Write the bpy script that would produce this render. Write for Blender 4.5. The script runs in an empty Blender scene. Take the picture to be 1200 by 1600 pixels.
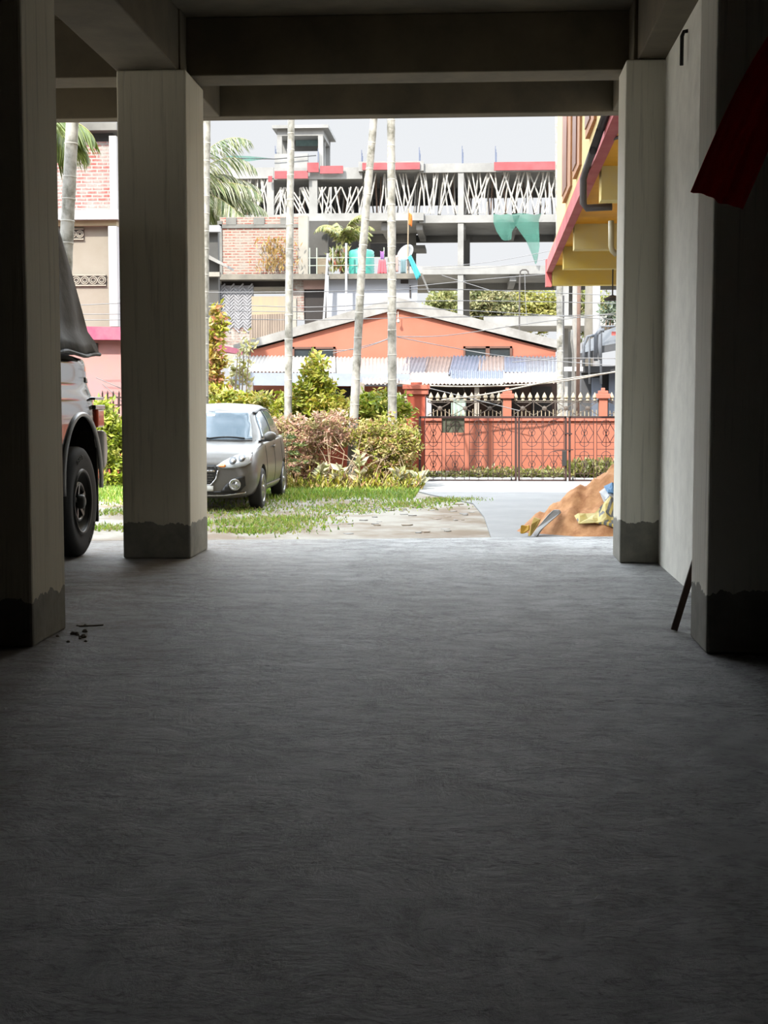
import bpy, bmesh, math, random
import numpy as np
from mathutils import Vector, Matrix, geometry
from mathutils.bvhtree import BVHTree

# ------------------------------------------------------------------ camera, sky, sun, exposure
F = 2200.0                      # focal length in pixels of a 1200 x 1600 frame
EYE = Vector((0.0, 0.0, 1.05))
GZ = -0.54                      # level of the yard outside; the garage floor is z = 0
sc = bpy.context.scene
cam_data = bpy.data.cameras.new('camera')
cam = bpy.data.objects.new('camera', cam_data)
sc.collection.objects.link(cam)
cam_data.sensor_fit = 'HORIZONTAL'
cam_data.sensor_width = 36.0
cam_data.lens = 36.0 * F / 1200.0
cam_data.clip_end = 1000
cam.location = EYE
cam.rotation_euler = (math.radians(90 - 4.548), 0, math.radians(3.63))
sc.camera = cam
ROT = cam.rotation_euler.to_matrix()

w = bpy.data.worlds.new('sky'); sc.world = w; w.use_nodes = True
nt = w.node_tree; nt.nodes.clear()
wo = nt.nodes.new('ShaderNodeOutputWorld'); bg = nt.nodes.new('ShaderNodeBackground')
tc = nt.nodes.new('ShaderNodeTexCoord'); sx = nt.nodes.new('ShaderNodeSeparateXYZ')
mr = nt.nodes.new('ShaderNodeMapRange')          # hazy overcast sky, brighter towards the zenith
mr.inputs['From Min'].default_value = 0.2; mr.inputs['From Max'].default_value = 0.28
mr.inputs['To Min'].default_value = 0.37; mr.inputs['To Max'].default_value = 3.3
skr = nt.nodes.new('ShaderNodeValToRGB'); skr.color_ramp.elements[0].position = .15; skr.color_ramp.elements[0].color = (0.95, 0.97, 1.0, 1)
skr.color_ramp.elements[1].position = .6; skr.color_ramp.elements[1].color = (0.84, 0.92, 1.0, 1)
nt.links.new(skr.outputs[0], bg.inputs['Color'])
nt.links.new(tc.outputs['Generated'], sx.inputs[0]); nt.links.new(sx.outputs['Z'], mr.inputs['Value'])
nt.links.new(sx.outputs['Z'], skr.inputs[0])
nt.links.new(mr.outputs[0], bg.inputs['Strength']); nt.links.new(bg.outputs[0], wo.inputs['Surface'])

sun_d = bpy.data.lights.new('sun', 'SUN'); sun_d.energy = 5.5; sun_d.angle = math.radians(1.0)
sun_d.color = (1.0, 0.95, 0.86)
sun = bpy.data.objects.new('sun', sun_d); sc.collection.objects.link(sun)
SUN_DIR = Vector((0.4, 0.83, -0.88)).normalized()
sun.rotation_euler = SUN_DIR.to_track_quat('-Z', 'Y').to_euler()
sun.location = (-10, -10, 40)

vs = sc.view_settings
vs.view_transform = 'Standard'; vs.look = 'None'; vs.gamma = 1.0; vs.use_curve_mapping = False
vs.exposure = 1.3

# ------------------------------------------------------------------ helpers
rnd = random.Random(7)
nrg = np.random.default_rng(7)
COL = sc.collection

def ray(px, py):
    return (ROT @ Vector(((px - 600) / F, -(py - 800) / F, -1.0))).normalized()
def at(px, py, Y):
    d = ray(px, py); return EYE + d * (Y / d.y)
def G(px, py, z=0.0):
    d = ray(px, py); return EYE + d * ((z - EYE.z) / d.z)
def RC(x0, y0, x1, y1, Y):
    a = at(x0, (y0 + y1) / 2, Y); b = at(x1, (y0 + y1) / 2, Y)
    c = at((x0 + x1) / 2, y0, Y); d = at((x0 + x1) / 2, y1, Y)
    return a.x, d.z, b.x, c.z          # X0, Z0, X1, Z1

KOUT = 1.0                      # reflectance scale; colours outside are darkened to offset the raised exposure
def lin(c):
    r = []
    for v in c[:3]:
        v = v / 255.0
        r.append(KOUT * (v / 12.92 if v <= 0.04045 else ((v + 0.055) / 1.055) ** 2.4))
    return tuple(r) + (1.0,)

_mats = {}
def N(t, kind, **kw):
    n = t.nodes.new(kind)
    for k, v in kw.items():
        if k in n.inputs.keys(): n.inputs[k].default_value = v
        else: setattr(n, k, v)
    return n

def M(name, rgb, rough=0.8, var=0.12, scale=4.0, bump=0.0, metal=0.0, stretch=(1, 1, 1), rgb2=None, lo=0.35, hi=0.65, spec=0.5, coat=0.0, alpha=1.0, trans=0.0, detail=6.0):
    if name in _mats: return _mats[name]
    m = bpy.data.materials.new(name); m.use_nodes = True; _mats[name] = m
    t = m.node_tree; b = t.nodes['Principled BSDF']
    b.inputs['Roughness'].default_value = rough; b.inputs['Metallic'].default_value = metal
    b.inputs['Specular IOR Level'].default_value = spec
    if coat: b.inputs['Coat Weight'].default_value = coat; b.inputs['Coat Roughness'].default_value = 0.05
    if trans: b.inputs['Transmission Weight'].default_value = trans
    if alpha < 1: b.inputs['Alpha'].default_value = alpha
    c = lin(rgb)
    g = N(t, 'ShaderNodeNewGeometry') if False else N(t, 'ShaderNodeTexCoord')
    mp = N(t, 'ShaderNodeMapping', Scale=stretch)
    no = N(t, 'ShaderNodeTexNoise', Scale=scale, Detail=detail, Roughness=0.62)
    cr = N(t, 'ShaderNodeValToRGB')
    t.links.new(g.outputs['Object'], mp.inputs['Vector']); t.links.new(mp.outputs[0], no.inputs['Vector'])
    t.links.new(no.outputs['Fac'], cr.inputs[0])
    c1 = tuple(max(0, v * (1 - var)) for v in c[:3]) + (1,)
    c2 = lin(rgb2) if rgb2 else tuple(min(1, v * (1 + var)) for v in c[:3]) + (1,)
    e = cr.color_ramp.elements
    e[0].position = lo; e[0].color = c1 if not rgb2 else c; e[1].position = hi; e[1].color = c2
    t.links.new(cr.outputs[0], b.inputs['Base Color'])
    if bump:
        bp = N(t, 'ShaderNodeBump', Strength=bump, Distance=0.02)
        t.links.new(no.outputs['Fac'], bp.inputs['Height']); t.links.new(bp.outputs[0], b.inputs['Normal'])
    return m

def brick_mat(name, c1, c2, mortar, bw=0.23, bh=0.075, msize=0.014, wash=0.45, wash_col=(200, 195, 185), off=0.0):
    if name in _mats: return _mats[name]
    m = bpy.data.materials.new(name); m.use_nodes = True; _mats[name] = m
    t = m.node_tree; b = t.nodes['Principled BSDF']; b.inputs['Roughness'].default_value = 0.9
    tcn = N(t, 'ShaderNodeTexCoord'); s = N(t, 'ShaderNodeSeparateXYZ'); cx = N(t, 'ShaderNodeCombineXYZ'); ad = N(t, 'ShaderNodeMath', operation='ADD')
    t.links.new(tcn.outputs['Object'], s.inputs[0]); t.links.new(s.outputs['X'], ad.inputs[0]); t.links.new(s.outputs['Y'], ad.inputs[1])
    t.links.new(ad.outputs[0], cx.inputs['X']); t.links.new(s.outputs['Z'], cx.inputs['Y'])
    br = N(t, 'ShaderNodeTexBrick', Color1=lin(c1), Color2=lin(c2), Mortar=lin(mortar))
    br.inputs['Scale'].default_value = 1.0; br.inputs['Mortar Size'].default_value = msize
    br.inputs['Brick Width'].default_value = bw; br.inputs['Row Height'].default_value = bh; br.inputs['Mortar Smooth'].default_value = 0.3
    t.links.new(cx.outputs[0], br.inputs['Vector'])
    no = N(t, 'ShaderNodeTexNoise', Scale=2.2, Detail=8.0, Roughness=0.7); cr = N(t, 'ShaderNodeValToRGB')
    t.links.new(cx.outputs[0], no.inputs['Vector']); t.links.new(no.outputs['Fac'], cr.inputs[0])
    cr.color_ramp.elements[0].position = 1 - wash - 0.1; cr.color_ramp.elements[1].position = 1 - wash + 0.12
    mx = N(t, 'ShaderNodeMixRGB'); mx.inputs['Color2'].default_value = lin(wash_col)
    t.links.new(cr.outputs[0], mx.inputs['Fac']); t.links.new(br.outputs['Color'], mx.inputs['Color1']); t.links.new(mx.outputs[0], b.inputs['Base Color'])
    bp = N(t, 'ShaderNodeBump', Strength=0.5, Distance=0.02); t.links.new(br.outputs['Fac'], bp.inputs['Height']); bp.invert = True
    t.links.new(bp.outputs[0], b.inputs['Normal'])
    return m

def leaf_mat(name, trans=0.35, rough=0.55):
    """leaf colour comes per leaf from a colour attribute (the leaves' own pigment)"""
    if name in _mats: return _mats[name]
    m = bpy.data.materials.new(name); m.use_nodes = True; _mats[name] = m
    t = m.node_tree; t.nodes.clear()
    o = N(t, 'ShaderNodeOutputMaterial'); a = N(t, 'ShaderNodeAttribute'); a.attribute_name = 'Col'
    p = N(t, 'ShaderNodeBsdfPrincipled', Roughness=rough); tr = N(t, 'ShaderNodeBsdfTranslucent'); mx = N(t, 'ShaderNodeMixShader', Fac=trans)
    t.links.new(a.outputs['Color'], p.inputs['Base Color']); t.links.new(a.outputs['Color'], tr.inputs['Color'])
    t.links.new(p.outputs[0], mx.inputs[1]); t.links.new(tr.outputs[0], mx.inputs[2]); t.links.new(mx.outputs[0], o.inputs[0])
    return m

def tag(o, label=None, cat=None, group=None, kind=None):
    if label: o['label'] = label
    if cat: o['category'] = cat
    if group: o['group'] = group
    if kind: o['kind'] = kind
    return o

def empty(name, loc, label=None, cat=None, group=None, rz=0.0):
    o = bpy.data.objects.new(name, None); o.empty_display_size = 0.2
    COL.objects.link(o); o.location = loc; o.rotation_euler = (0, 0, rz)
    return tag(o, label, cat, group)

def origin_of(o):
    v = Vector((0, 0, 0))
    while o is not None: v += o.location; o = o.parent
    return v

class MB:
    """collects shapes; build() links them as ONE mesh object"""
    def __init__(s): s.v = []; s.f = []; s.c = []
    def poly(s, pts, col=None):
        i = len(s.v); s.v += [tuple(p) for p in pts]; s.f.append(tuple(range(i, i + len(pts)))); s.c.append(col); return s
    def box(s, x0, y0, z0, x1, y1, z1):
        i = len(s.v)
        s.v += [(x0, y0, z0), (x1, y0, z0), (x1, y1, z0), (x0, y1, z0), (x0, y0, z1), (x1, y0, z1), (x1, y1, z1), (x0, y1, z1)]
        for q in ((0, 3, 2, 1), (4, 5, 6, 7), (0, 1, 5, 4), (1, 2, 6, 5), (2, 3, 7, 6), (3, 0, 4, 7)):
            s.f.append(tuple(i + k for k in q)); s.c.append(None)
        return s
    def bar(s, p0, p1, wx, wz=None, up=(0, 0, 1)):
        wz = wz or wx; p0 = Vector(p0); p1 = Vector(p1); d = (p1 - p0).normalized(); u = Vector(up)
        if abs(d.dot(u)) > 0.95: u = Vector((0, 1, 0)) if abs(d.y) < 0.9 else Vector((1, 0, 0))
        a = d.cross(u).normalized() * (wx / 2); b = a.cross(d).normalized() * (wz / 2)
        i = len(s.v)
        for p in (p0, p1):
            for q in (-a - b, a - b, a + b, -a + b): s.v.append(tuple(p + q))
        for q in ((3, 2, 1, 0), (4, 5, 6, 7), (0, 1, 5, 4), (1, 2, 6, 5), (2, 3, 7, 6), (3, 0, 4, 7)):
            s.f.append(tuple(i + k for k in q)); s.c.append(None)
        return s
    def tube(s, pts, r, n=8, cap=True):
        pts = [Vector(p) for p in pts]; rs = r if isinstance(r, (list, tuple)) else [r] * len(pts)
        i0 = len(s.v); prev = None
        for k, p in enumerate(pts):
            d = (pts[min(k + 1, len(pts) - 1)] - pts[max(k - 1, 0)]).normalized()
            if prev is None:
                u = Vector((0, 0, 1)) if abs(d.z) < 0.9 else Vector((1, 0, 0)); a = d.cross(u).normalized()
            else:
                a = (prev - d * prev.dot(d)).normalized()
            prev = a; b = d.cross(a)
            for j in range(n):
                t = 2 * math.pi * j / n; s.v.append(tuple(p + (a * math.cos(t) + b * math.sin(t)) * rs[k]))
        for k in range(len(pts) - 1):
            for j in range(n):
                a = i0 + k * n + j; b = i0 + k * n + (j + 1) % n; s.f.append((a, b, b + n, a + n)); s.c.append(None)
        if cap:
            s.f.append(tuple(i0 + j for j in reversed(range(n)))); s.c.append(None)
            e = i0 + (len(pts) - 1) * n; s.f.append(tuple(e + j for j in range(n))); s.c.append(None)
        return s
    def lathe(s, c, axis, prof, n=32):
        """prof: list of (offset along axis, radius)"""
        c = Vector(c); d = Vector(axis).normalized(); u = Vector((0, 0, 1)) if abs(d.z) < 0.9 else Vector((1, 0, 0))
        a = d.cross(u).normalized(); b = d.cross(a); i0 = len(s.v)
        for h, r in prof:
            for j in range(n):
                t = 2 * math.pi * j / n; s.v.append(tuple(c + d * h + (a * math.cos(t) + b * math.sin(t)) * max(r, 1e-4)))
        for k in range(len(prof) - 1):
            for j in range(n):
                p = i0 + k * n + j; q = i0 + k * n + (j + 1) % n; s.f.append((p, q, q + n, p + n)); s.c.append(None)
        return s
    def grid(s, rows):
        i0 = len(s.v); m = len(rows[0])
        for r in rows: s.v += [tuple(p) for p in r]
        for k in range(len(rows) - 1):
            for j in range(m - 1):
                a = i0 + k * m + j; s.f.append((a, a + 1, a + m + 1, a + m)); s.c.append(None)
        return s
    def prism(s, pts, vec):
        """closed polygon extruded along vec"""
        n = len(pts); i = len(s.v); vec = Vector(vec)
        s.v += [tuple(p) for p in pts] + [tuple(Vector(p) + vec) for p in pts]
        s.f.append(tuple(range(i, i + n))); s.f.append(tuple(reversed(range(i + n, i + 2 * n)))); s.c += [None, None]
        for k in range(n):
            a = i + k; b = i + (k + 1) % n; s.f.append((b, a, a + n, b + n)); s.c.append(None)
        return s
    def build(s, name, mat, parent=None, local=False, smooth=False, label=None, bevel=0.0, fix=True, loc=None):
        me = bpy.data.meshes.new(name)
        off = Vector((0, 0, 0))
        if parent is not None and not local: off = origin_of(parent)
        if loc is not None: off = off + Vector(loc)
        vv = s.v if off.length == 0 else [(a - off.x, b - off.y, c - off.z) for a, b, c in s.v]
        me.from_pydata(vv, [], s.f)
        if any(c is not None for c in s.c):
            ca = me.color_attributes.new('Col', 'FLOAT_COLOR', 'CORNER')
            arr = np.ones((len(me.loops), 4), dtype=np.float32); k = 0
            for fc, c in zip(s.f, s.c):
                if c is not None: arr[k:k + len(fc), :3] = c[:3]
                k += len(fc)
            ca.data.foreach_set('color', arr.ravel())
        elif fix and len(s.f) < 60000:
            bm = bmesh.new(); bm.from_mesh(me); bmesh.ops.recalc_face_normals(bm, faces=bm.faces); bm.to_mesh(me); bm.free()
        me.materials.append(mat)
        if smooth: me.polygons.foreach_set('use_smooth', [True] * len(me.polygons))
        me.update()
        o = bpy.data.objects.new(name, me); COL.objects.link(o)
        if loc is not None: o.location = loc
        if parent is not None: o.parent = parent
        if bevel:
            bv = o.modifiers.new('edge', 'BEVEL'); bv.width = bevel; bv.segments = 2; bv.limit_method = 'ANGLE'
        if label: o['label'] = label
        return o

def base_of(mb):
    a = np.array(mb.v); return Vector(((a[:, 0].min() + a[:, 0].max()) / 2, (a[:, 1].min() + a[:, 1].max()) / 2, a[:, 2].min()))
def single(mb, name, mat, label, cat, group=None, smooth=False, kind=None, bevel=0.0):
    o = mb.build(name, mat, loc=base_of(mb), smooth=smooth, bevel=bevel)
    return tag(o, label, cat, group, kind)
def structure(name, mb, mat, label=None, cat=None, bevel=0.0, group=None):
    o = mb.build(name, mat, bevel=bevel); o['kind'] = 'structure'
    return tag(o, label, cat, group)

def frect(mb, x0, y0, x1, y1, Y, d=0.2):
    """box whose front face covers pixel rectangle (x0,y0,x1,y1) at depth Y and runs d metres back"""
    X0, Z0, X1, Z1 = RC(x0, y0, x1, y1, Y); mb.box(X0, Y, Z0, X1, Y + d, Z1); return mb

# ------------------------------------------------------------------ foliage
def leaf(mb, p, size, col, asp=0.45, dirv=None):
    d = Vector(dirv) if dirv is not None else Vector((rnd.gauss(0, 1), rnd.gauss(0, 1), rnd.gauss(0, 1) * 0.7 + 0.1))
    d.normalize()
    n = Vector((rnd.gauss(0, 1), rnd.gauss(0, 1), rnd.gauss(0, 1))); a = d.cross(n)
    if a.length < 1e-3: a = Vector((1, 0, 0))
    a.normalize(); p = Vector(p); h = size * asp / 2; nn = a.cross(d) * (size * 0.12)
    mb.poly((p, p + d * size * .5 + a * h + nn, p + d * size, p + d * size * .5 - a * h + nn), col)
def shade(c, j=0.18):
    k = 1 + rnd.uniform(-j, j); return tuple(min(1.0, v * k * (1 + rnd.uniform(-.06, .06))) for v in lin(c)[:3])
def blob(mb, c, r, n, size, pal, asp=0.45, shell=0.6):
    c = Vector(c)
    for _ in range(n):
        v = Vector((rnd.gauss(0, 1), rnd.gauss(0, 1), rnd.gauss(0, 1))).normalized()
        q = shell + (1 - shell) * rnd.random() if rnd.random() < .75 else rnd.random() ** 0.5
        p = c + Vector((v.x * r[0], v.y * r[1], v.z * r[2])) * q
        leaf(mb, p, size * rnd.uniform(.6, 1.35), shade(rnd.choice(pal)), asp)
def shrub(name, blobs, size, pal, label, cat='bush', group=None, density=230, base=None, stemcol='bark', asp=0.45, nstem=5):
    """blobs: list of (centre, radii); one thing with foliage and stem parts"""
    base = Vector(base) if base is not None else Vector((blobs[0][0][0], blobs[0][0][1], GZ))
    root = empty(name, base, label, cat, group)
    fb = MB()
    for k, (c, r) in enumerate(blobs):
        area = 4 * math.pi * ((r[0] * r[1]) ** 1.6 / 3 + (r[0] * r[2]) ** 1.6 / 3 + (r[1] * r[2]) ** 1.6 / 3) ** (1 / 1.6)
        n = int(area * density); m = max(5, n // 22)
        for q in range(m):
            v = Vector((rnd.gauss(0, 1), rnd.gauss(0, 1), rnd.gauss(0, 1))).normalized()
            cc = Vector(c) + Vector((v.x * r[0], v.y * r[1], v.z * r[2])) * rnd.uniform(.4, 1.05)
            rr = max(size * 1.1, min(r[0], r[2]) * rnd.uniform(.18, .4)); sub = [rnd.choice(pal), rnd.choice(pal), rnd.choice(pal)]
            blob(fb, cc, (rr * 1.15, rr, rr * .85), n // m + 1, size, sub, asp, .2)
    fb.build('foliage', leaf_mat('leaf'), root)
    st = MB()
    for k in range(nstem):
        c, r = rnd.choice(blobs); a = base + Vector((rnd.uniform(-.15, .15), rnd.uniform(-.1, .1), 0))
        e = Vector(c) + Vector((rnd.uniform(-.5, .5) * r[0], rnd.uniform(-.5, .5) * r[1], rnd.uniform(0, .6) * r[2]))
        mid = (a + e) / 2 + Vector((rnd.uniform(-.1, .1), rnd.uniform(-.1, .1), 0.05))
        st.tube([a, mid, e], [.022, .016, .008], 6)
    st.build('stem', M(stemcol, (120, 100, 78)), root, smooth=True)
    return root
def frond(mb, base, az, elev, L, droop, pal, n=34, wid=0.55, rach=None, curl=1.0):
    """pinnate palm frond; rach collects the midrib"""
    base = Vector(base); h = Vector((math.cos(az), math.sin(az), 0)); pts = []
    p = base.copy(); e = elev
    steps = 14
    for k in range(steps + 1):
        pts.append(p.copy()); p = p + (h * math.cos(e) + Vector((0, 0, 1)) * math.sin(e)) * (L / steps); e -= droop / steps * (0.5 + k / steps)
    side = Vector((-h.y, h.x, 0))
    for k in range(n):
        t = 0.12 + 0.88 * (k + rnd.random() * .4) / n; q = t * steps; i = min(int(q), steps - 1); pp = pts[i].lerp(pts[i + 1], q - i)
        tan = (pts[i + 1] - pts[i]).normalized(); ln = wid * math.sin(math.pi * (0.18 + 0.78 * t)) ** .7 * rnd.uniform(.85, 1.1)
        for sg in (-1, 1):
            d = (side * sg * .75 + tan * .65 + Vector((0, 0, -.45 - .5 * rnd.random()))).normalized()
            a = tan * 0.022 * curl
            e1 = pp + d * ln * .55; e2 = pp + d * ln + Vector((0, 0, -.18 * ln))
            c = shade(rnd.choice(pal)); mb.poly((pp - a, pp + a, e1 + a * 1.3, e1 - a * 1.3), c); mb.poly((e1 - a * 1.3, e1 + a * 1.3, e2), c)
    if rach is not None: rach.tube(pts, [.03 * (1 - k / (steps + 2)) for k in range(steps + 1)], 5)
# ------------------------------------------------------------------ garage: the setting
SOF, CEIL = 3.18, 3.57
def floor_material():
    m = bpy.data.materials.new('rough_cement_floor'); m.use_nodes = True; t = m.node_tree; b = t.nodes['Principled BSDF']
    b.inputs['Roughness'].default_value = 0.6; b.inputs['Specular IOR Level'].default_value = 0.5
    g = N(t, 'ShaderNodeTexCoord')
    mp = N(t, 'ShaderNodeMapping', Scale=(1.0, 1.25, 1.0)); t.links.new(g.outputs['Object'], mp.inputs[0])
    n1 = N(t, 'ShaderNodeTexNoise', Scale=0.9, Detail=9.0, Roughness=0.6, Distortion=0.6); n2 = N(t, 'ShaderNodeTexNoise', Scale=5.0, Detail=12.0, Roughness=0.78, Distortion=0.5)
    n3 = N(t, 'ShaderNodeTexNoise', Scale=1.7, Detail=9.0, Roughness=0.68, Distortion=1.2)
    for n in (n1, n2, n3): t.links.new(mp.outputs[0], n.inputs['Vector'])
    r1 = N(t, 'ShaderNodeValToRGB'); e = r1.color_ramp.elements
    e[0].position = .3; e[0].color = lin((172, 172, 170)); e[1].position = .7; e[1].color = lin((222, 224, 224))
    x = r1.color_ramp.elements.new(.5); x.color = lin((200, 201, 200))
    t.links.new(n1.outputs['Fac'], r1.inputs[0])
    r2 = N(t, 'ShaderNodeValToRGB'); e = r2.color_ramp.elements
    e[0].position = .36; e[0].color = (0.26, 0.26, 0.25, 1); e[1].position = .56; e[1].color = (1.08, 1.08, 1.08, 1)
    t.links.new(n2.outputs['Fac'], r2.inputs[0])
    m4 = N(t, 'ShaderNodeMapping', Scale=(1.0, 2.2, 1.0)); t.links.new(g.outputs['Object'], m4.inputs[0])
    n4 = N(t, 'ShaderNodeTexNoise', Scale=14.0, Detail=4.0, Roughness=0.55, Distortion=2.2); t.links.new(m4.outputs[0], n4.inputs['Vector'])
    n5 = N(t, 'ShaderNodeTexNoise', Scale=1.3, Detail=3.0); t.links.new(g.outputs['Object'], n5.inputs['Vector'])
    gg = N(t, 'ShaderNodeMath', operation='MULTIPLY_ADD'); gg.inputs[1].default_value = .55; t.links.new(n5.outputs['Fac'], gg.inputs[0]); t.links.new(n4.outputs['Fac'], gg.inputs[2])
    r4 = N(t, 'ShaderNodeValToRGB'); e = r4.color_ramp.elements; e[0].position = .63; e[0].color = (.25, .24, .22, 1); e[1].position = .72; e[1].color = (1, 1, 1, 1)   # dark gouges and pits
    t.links.new(gg.outputs[0], r4.inputs[0])
    mx = N(t, 'ShaderNodeMixRGB', blend_type='MULTIPLY', Fac=0.75); t.links.new(r1.outputs[0], mx.inputs['Color1']); t.links.new(r2.outputs[0], mx.inputs['Color2'])
    # noisy brown tint growing towards the left pillars
    sp = N(t, 'ShaderNodeSeparateXYZ'); t.links.new(g.outputs['Object'], sp.inputs[0])
    vm = N(t, 'ShaderNodeMapRange'); vm.inputs['From Min'].default_value = -0.7; vm.inputs['From Max'].default_value = -2.0
    t.links.new(sp.outputs['X'], vm.inputs['Value'])
    ml = N(t, 'ShaderNodeMath', operation='MULTIPLY'); t.links.new(vm.outputs[0], ml.inputs[0]); t.links.new(n3.outputs['Fac'], ml.inputs[1])
    mg = N(t, 'ShaderNodeMixRGB', blend_type='MULTIPLY', Fac=0.7); t.links.new(mx.outputs[0], mg.inputs['Color1']); t.links.new(r4.outputs[0], mg.inputs['Color2']); mx = mg
    mb = N(t, 'ShaderNodeMixRGB'); mb.inputs['Color2'].default_value = lin((150, 128, 104))
    t.links.new(ml.outputs[0], mb.inputs['Fac']); t.links.new(mx.outputs[0], mb.inputs['Color1']); t.links.new(mb.outputs[0], b.inputs['Base Color'])
    ad = N(t, 'ShaderNodeMath', operation='MULTIPLY_ADD'); ad.inputs[1].default_value = .9
    t.links.new(n3.outputs['Fac'], ad.inputs[0]); t.links.new(n2.outputs['Fac'], ad.inputs[2])
    bp = N(t, 'ShaderNodeBump', Strength=1.0, Distance=0.05); t.links.new(ad.outputs[0], bp.inputs['Height']); t.links.new(bp.outputs[0], b.inputs['Normal'])
    return m
def pillar_material(name, hd, seed, rgb=(196, 190, 172)):
    """cream distemper stopping at a ragged edge above a band of bare grey-green cement; faint vertical scratches"""
    m = bpy.data.materials.new(name); m.use_nodes = True; t = m.node_tree; b = t.nodes['Principled BSDF']; b.inputs['Roughness'].default_value = 0.85
    g = N(t, 'ShaderNodeTexCoord'); s = N(t, 'ShaderNodeSeparateXYZ'); t.links.new(g.outputs['Object'], s.inputs[0])
    mp = N(t, 'ShaderNodeMapping', Location=(seed, seed * .7, 0), Scale=(1, 1, .35)); t.links.new(g.outputs['Object'], mp.inputs[0])
    n = N(t, 'ShaderNodeTexNoise', Scale=11.0, Detail=5.0, Roughness=.6); t.links.new(mp.outputs[0], n.inputs['Vector'])
    a = N(t, 'ShaderNodeMath', operation='MULTIPLY_ADD'); a.inputs[1].default_value = .12; t.links.new(n.outputs['Fac'], a.inputs[0]); t.links.new(s.outputs['Z'], a.inputs[2])
    gt = N(t, 'ShaderNodeMath', operation='GREATER_THAN'); gt.inputs[1].default_value = hd + .06; t.links.new(a.outputs[0], gt.inputs[0])
    m2 = N(t, 'ShaderNodeMapping', Scale=(14, 14, .5)); t.links.new(g.outputs['Object'], m2.inputs[0])
    n2 = N(t, 'ShaderNodeTexNoise', Scale=2.0, Detail=8.0, Roughness=.7); t.links.new(m2.outputs[0], n2.inputs['Vector'])
    r = N(t, 'ShaderNodeValToRGB'); e = r.color_ramp.elements; e[0].position = .33; e[0].color = lin(tuple(v * .88 for v in rgb)); e[1].position = .46; e[1].color = lin(rgb)
    t.links.new(n2.outputs['Fac'], r.inputs[0])
    n3 = N(t, 'ShaderNodeTexNoise', Scale=5.0, Detail=8.0, Roughness=.7); t.links.new(g.outputs['Object'], n3.inputs['Vector'])
    r3 = N(t, 'ShaderNodeValToRGB'); e = r3.color_ramp.elements; e[0].position = .35; e[0].color = lin((116, 114, 106)); e[1].position = .7; e[1].color = lin((148, 144, 132))
    t.links.new(n3.outputs['Fac'], r3.inputs[0])
    mx = N(t, 'ShaderNodeMixRGB'); t.links.new(gt.outputs[0], mx.inputs['Fac']); t.links.new(r3.outputs[0], mx.inputs['Color1']); t.links.new(r.outputs[0], mx.inputs['Color2'])
    t.links.new(mx.outputs[0], b.inputs['Base Color'])
    ad = N(t, 'ShaderNodeMath', operation='ADD'); t.links.new(n2.outputs['Fac'], ad.inputs[0]); t.links.new(gt.outputs[0], ad.inputs[1])
    bp = N(t, 'ShaderNodeBump', Strength=.35, Distance=.01); t.links.new(ad.outputs[0], bp.inputs['Height']); t.links.new(bp.outputs[0], b.inputs['Normal'])
    return m
KOUT = 0.66 
FLOOR = floor_material()
KOUT = 0.95
CONC = M('shuttered_concrete', (104, 94, 76), .9, .3, 2.2, .35, rgb2=(82, 75, 62))
KOUT = 1.0
DIMC = M('dim_bounce_cement', (96, 94, 88), .9, .2, 1.5)  # unseen walls are darkened to cut bounce onto the pillar fronts
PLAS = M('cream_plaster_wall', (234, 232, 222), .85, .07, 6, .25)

# floor slab with a slightly skew front edge
fb = MB(); fe = [(-5.5, 10.05), (-2.7, 10.35), (-.67, 10.62), (.8, 10.88), (4.5, 11.3)]
fb.prism([(-5.5, -7, -.6), (4.5, -7, -.6)] + [(x, y, -.6) for x, y in reversed(fe)], (0, 0, .6))
structure('floor', fb, FLOOR, 'bare rough grey cement floor of the parking level', 'floor')
cb = MB(); cb.box(-5.5, -7, CEIL, 1.6, 10.9, CEIL + .15); structure('ceiling', cb, CONC, 'raw concrete ceiling slab over the parking level', 'ceiling')
up = MB(); up.box(-10, -7, CEIL + .15, 1.6, 10.9, 13.6); structure('wall_upper', up, M('upper_storey_plaster', (200, 196, 186)), 'upper storeys of the building above the parking level', 'building')  # unseen storeys; height and left reach shaped to shade the yard
lw = MB(); lw.box(-5.4, -7, 0, -5.2, 5.9, CEIL); structure('wall_left', lw, DIMC, 'unseen darkened left wall, cut short to admit daylight', 'wall')  # unseen wall, its length shaped to let side daylight in
bw = MB(); bw.box(-5.4, -7.2, 0, 4.5, -7, CEIL); structure('wall_back', bw, DIMC, 'unseen darkened back wall of the parking level', 'wall')
rw = MB(); rw.box(1.192, 6.1, 0, 1.42, 9.45, CEIL); structure('wall_right', rw, PLAS, 'cream plastered wall set back between the two right pillars', 'wall')

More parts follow.
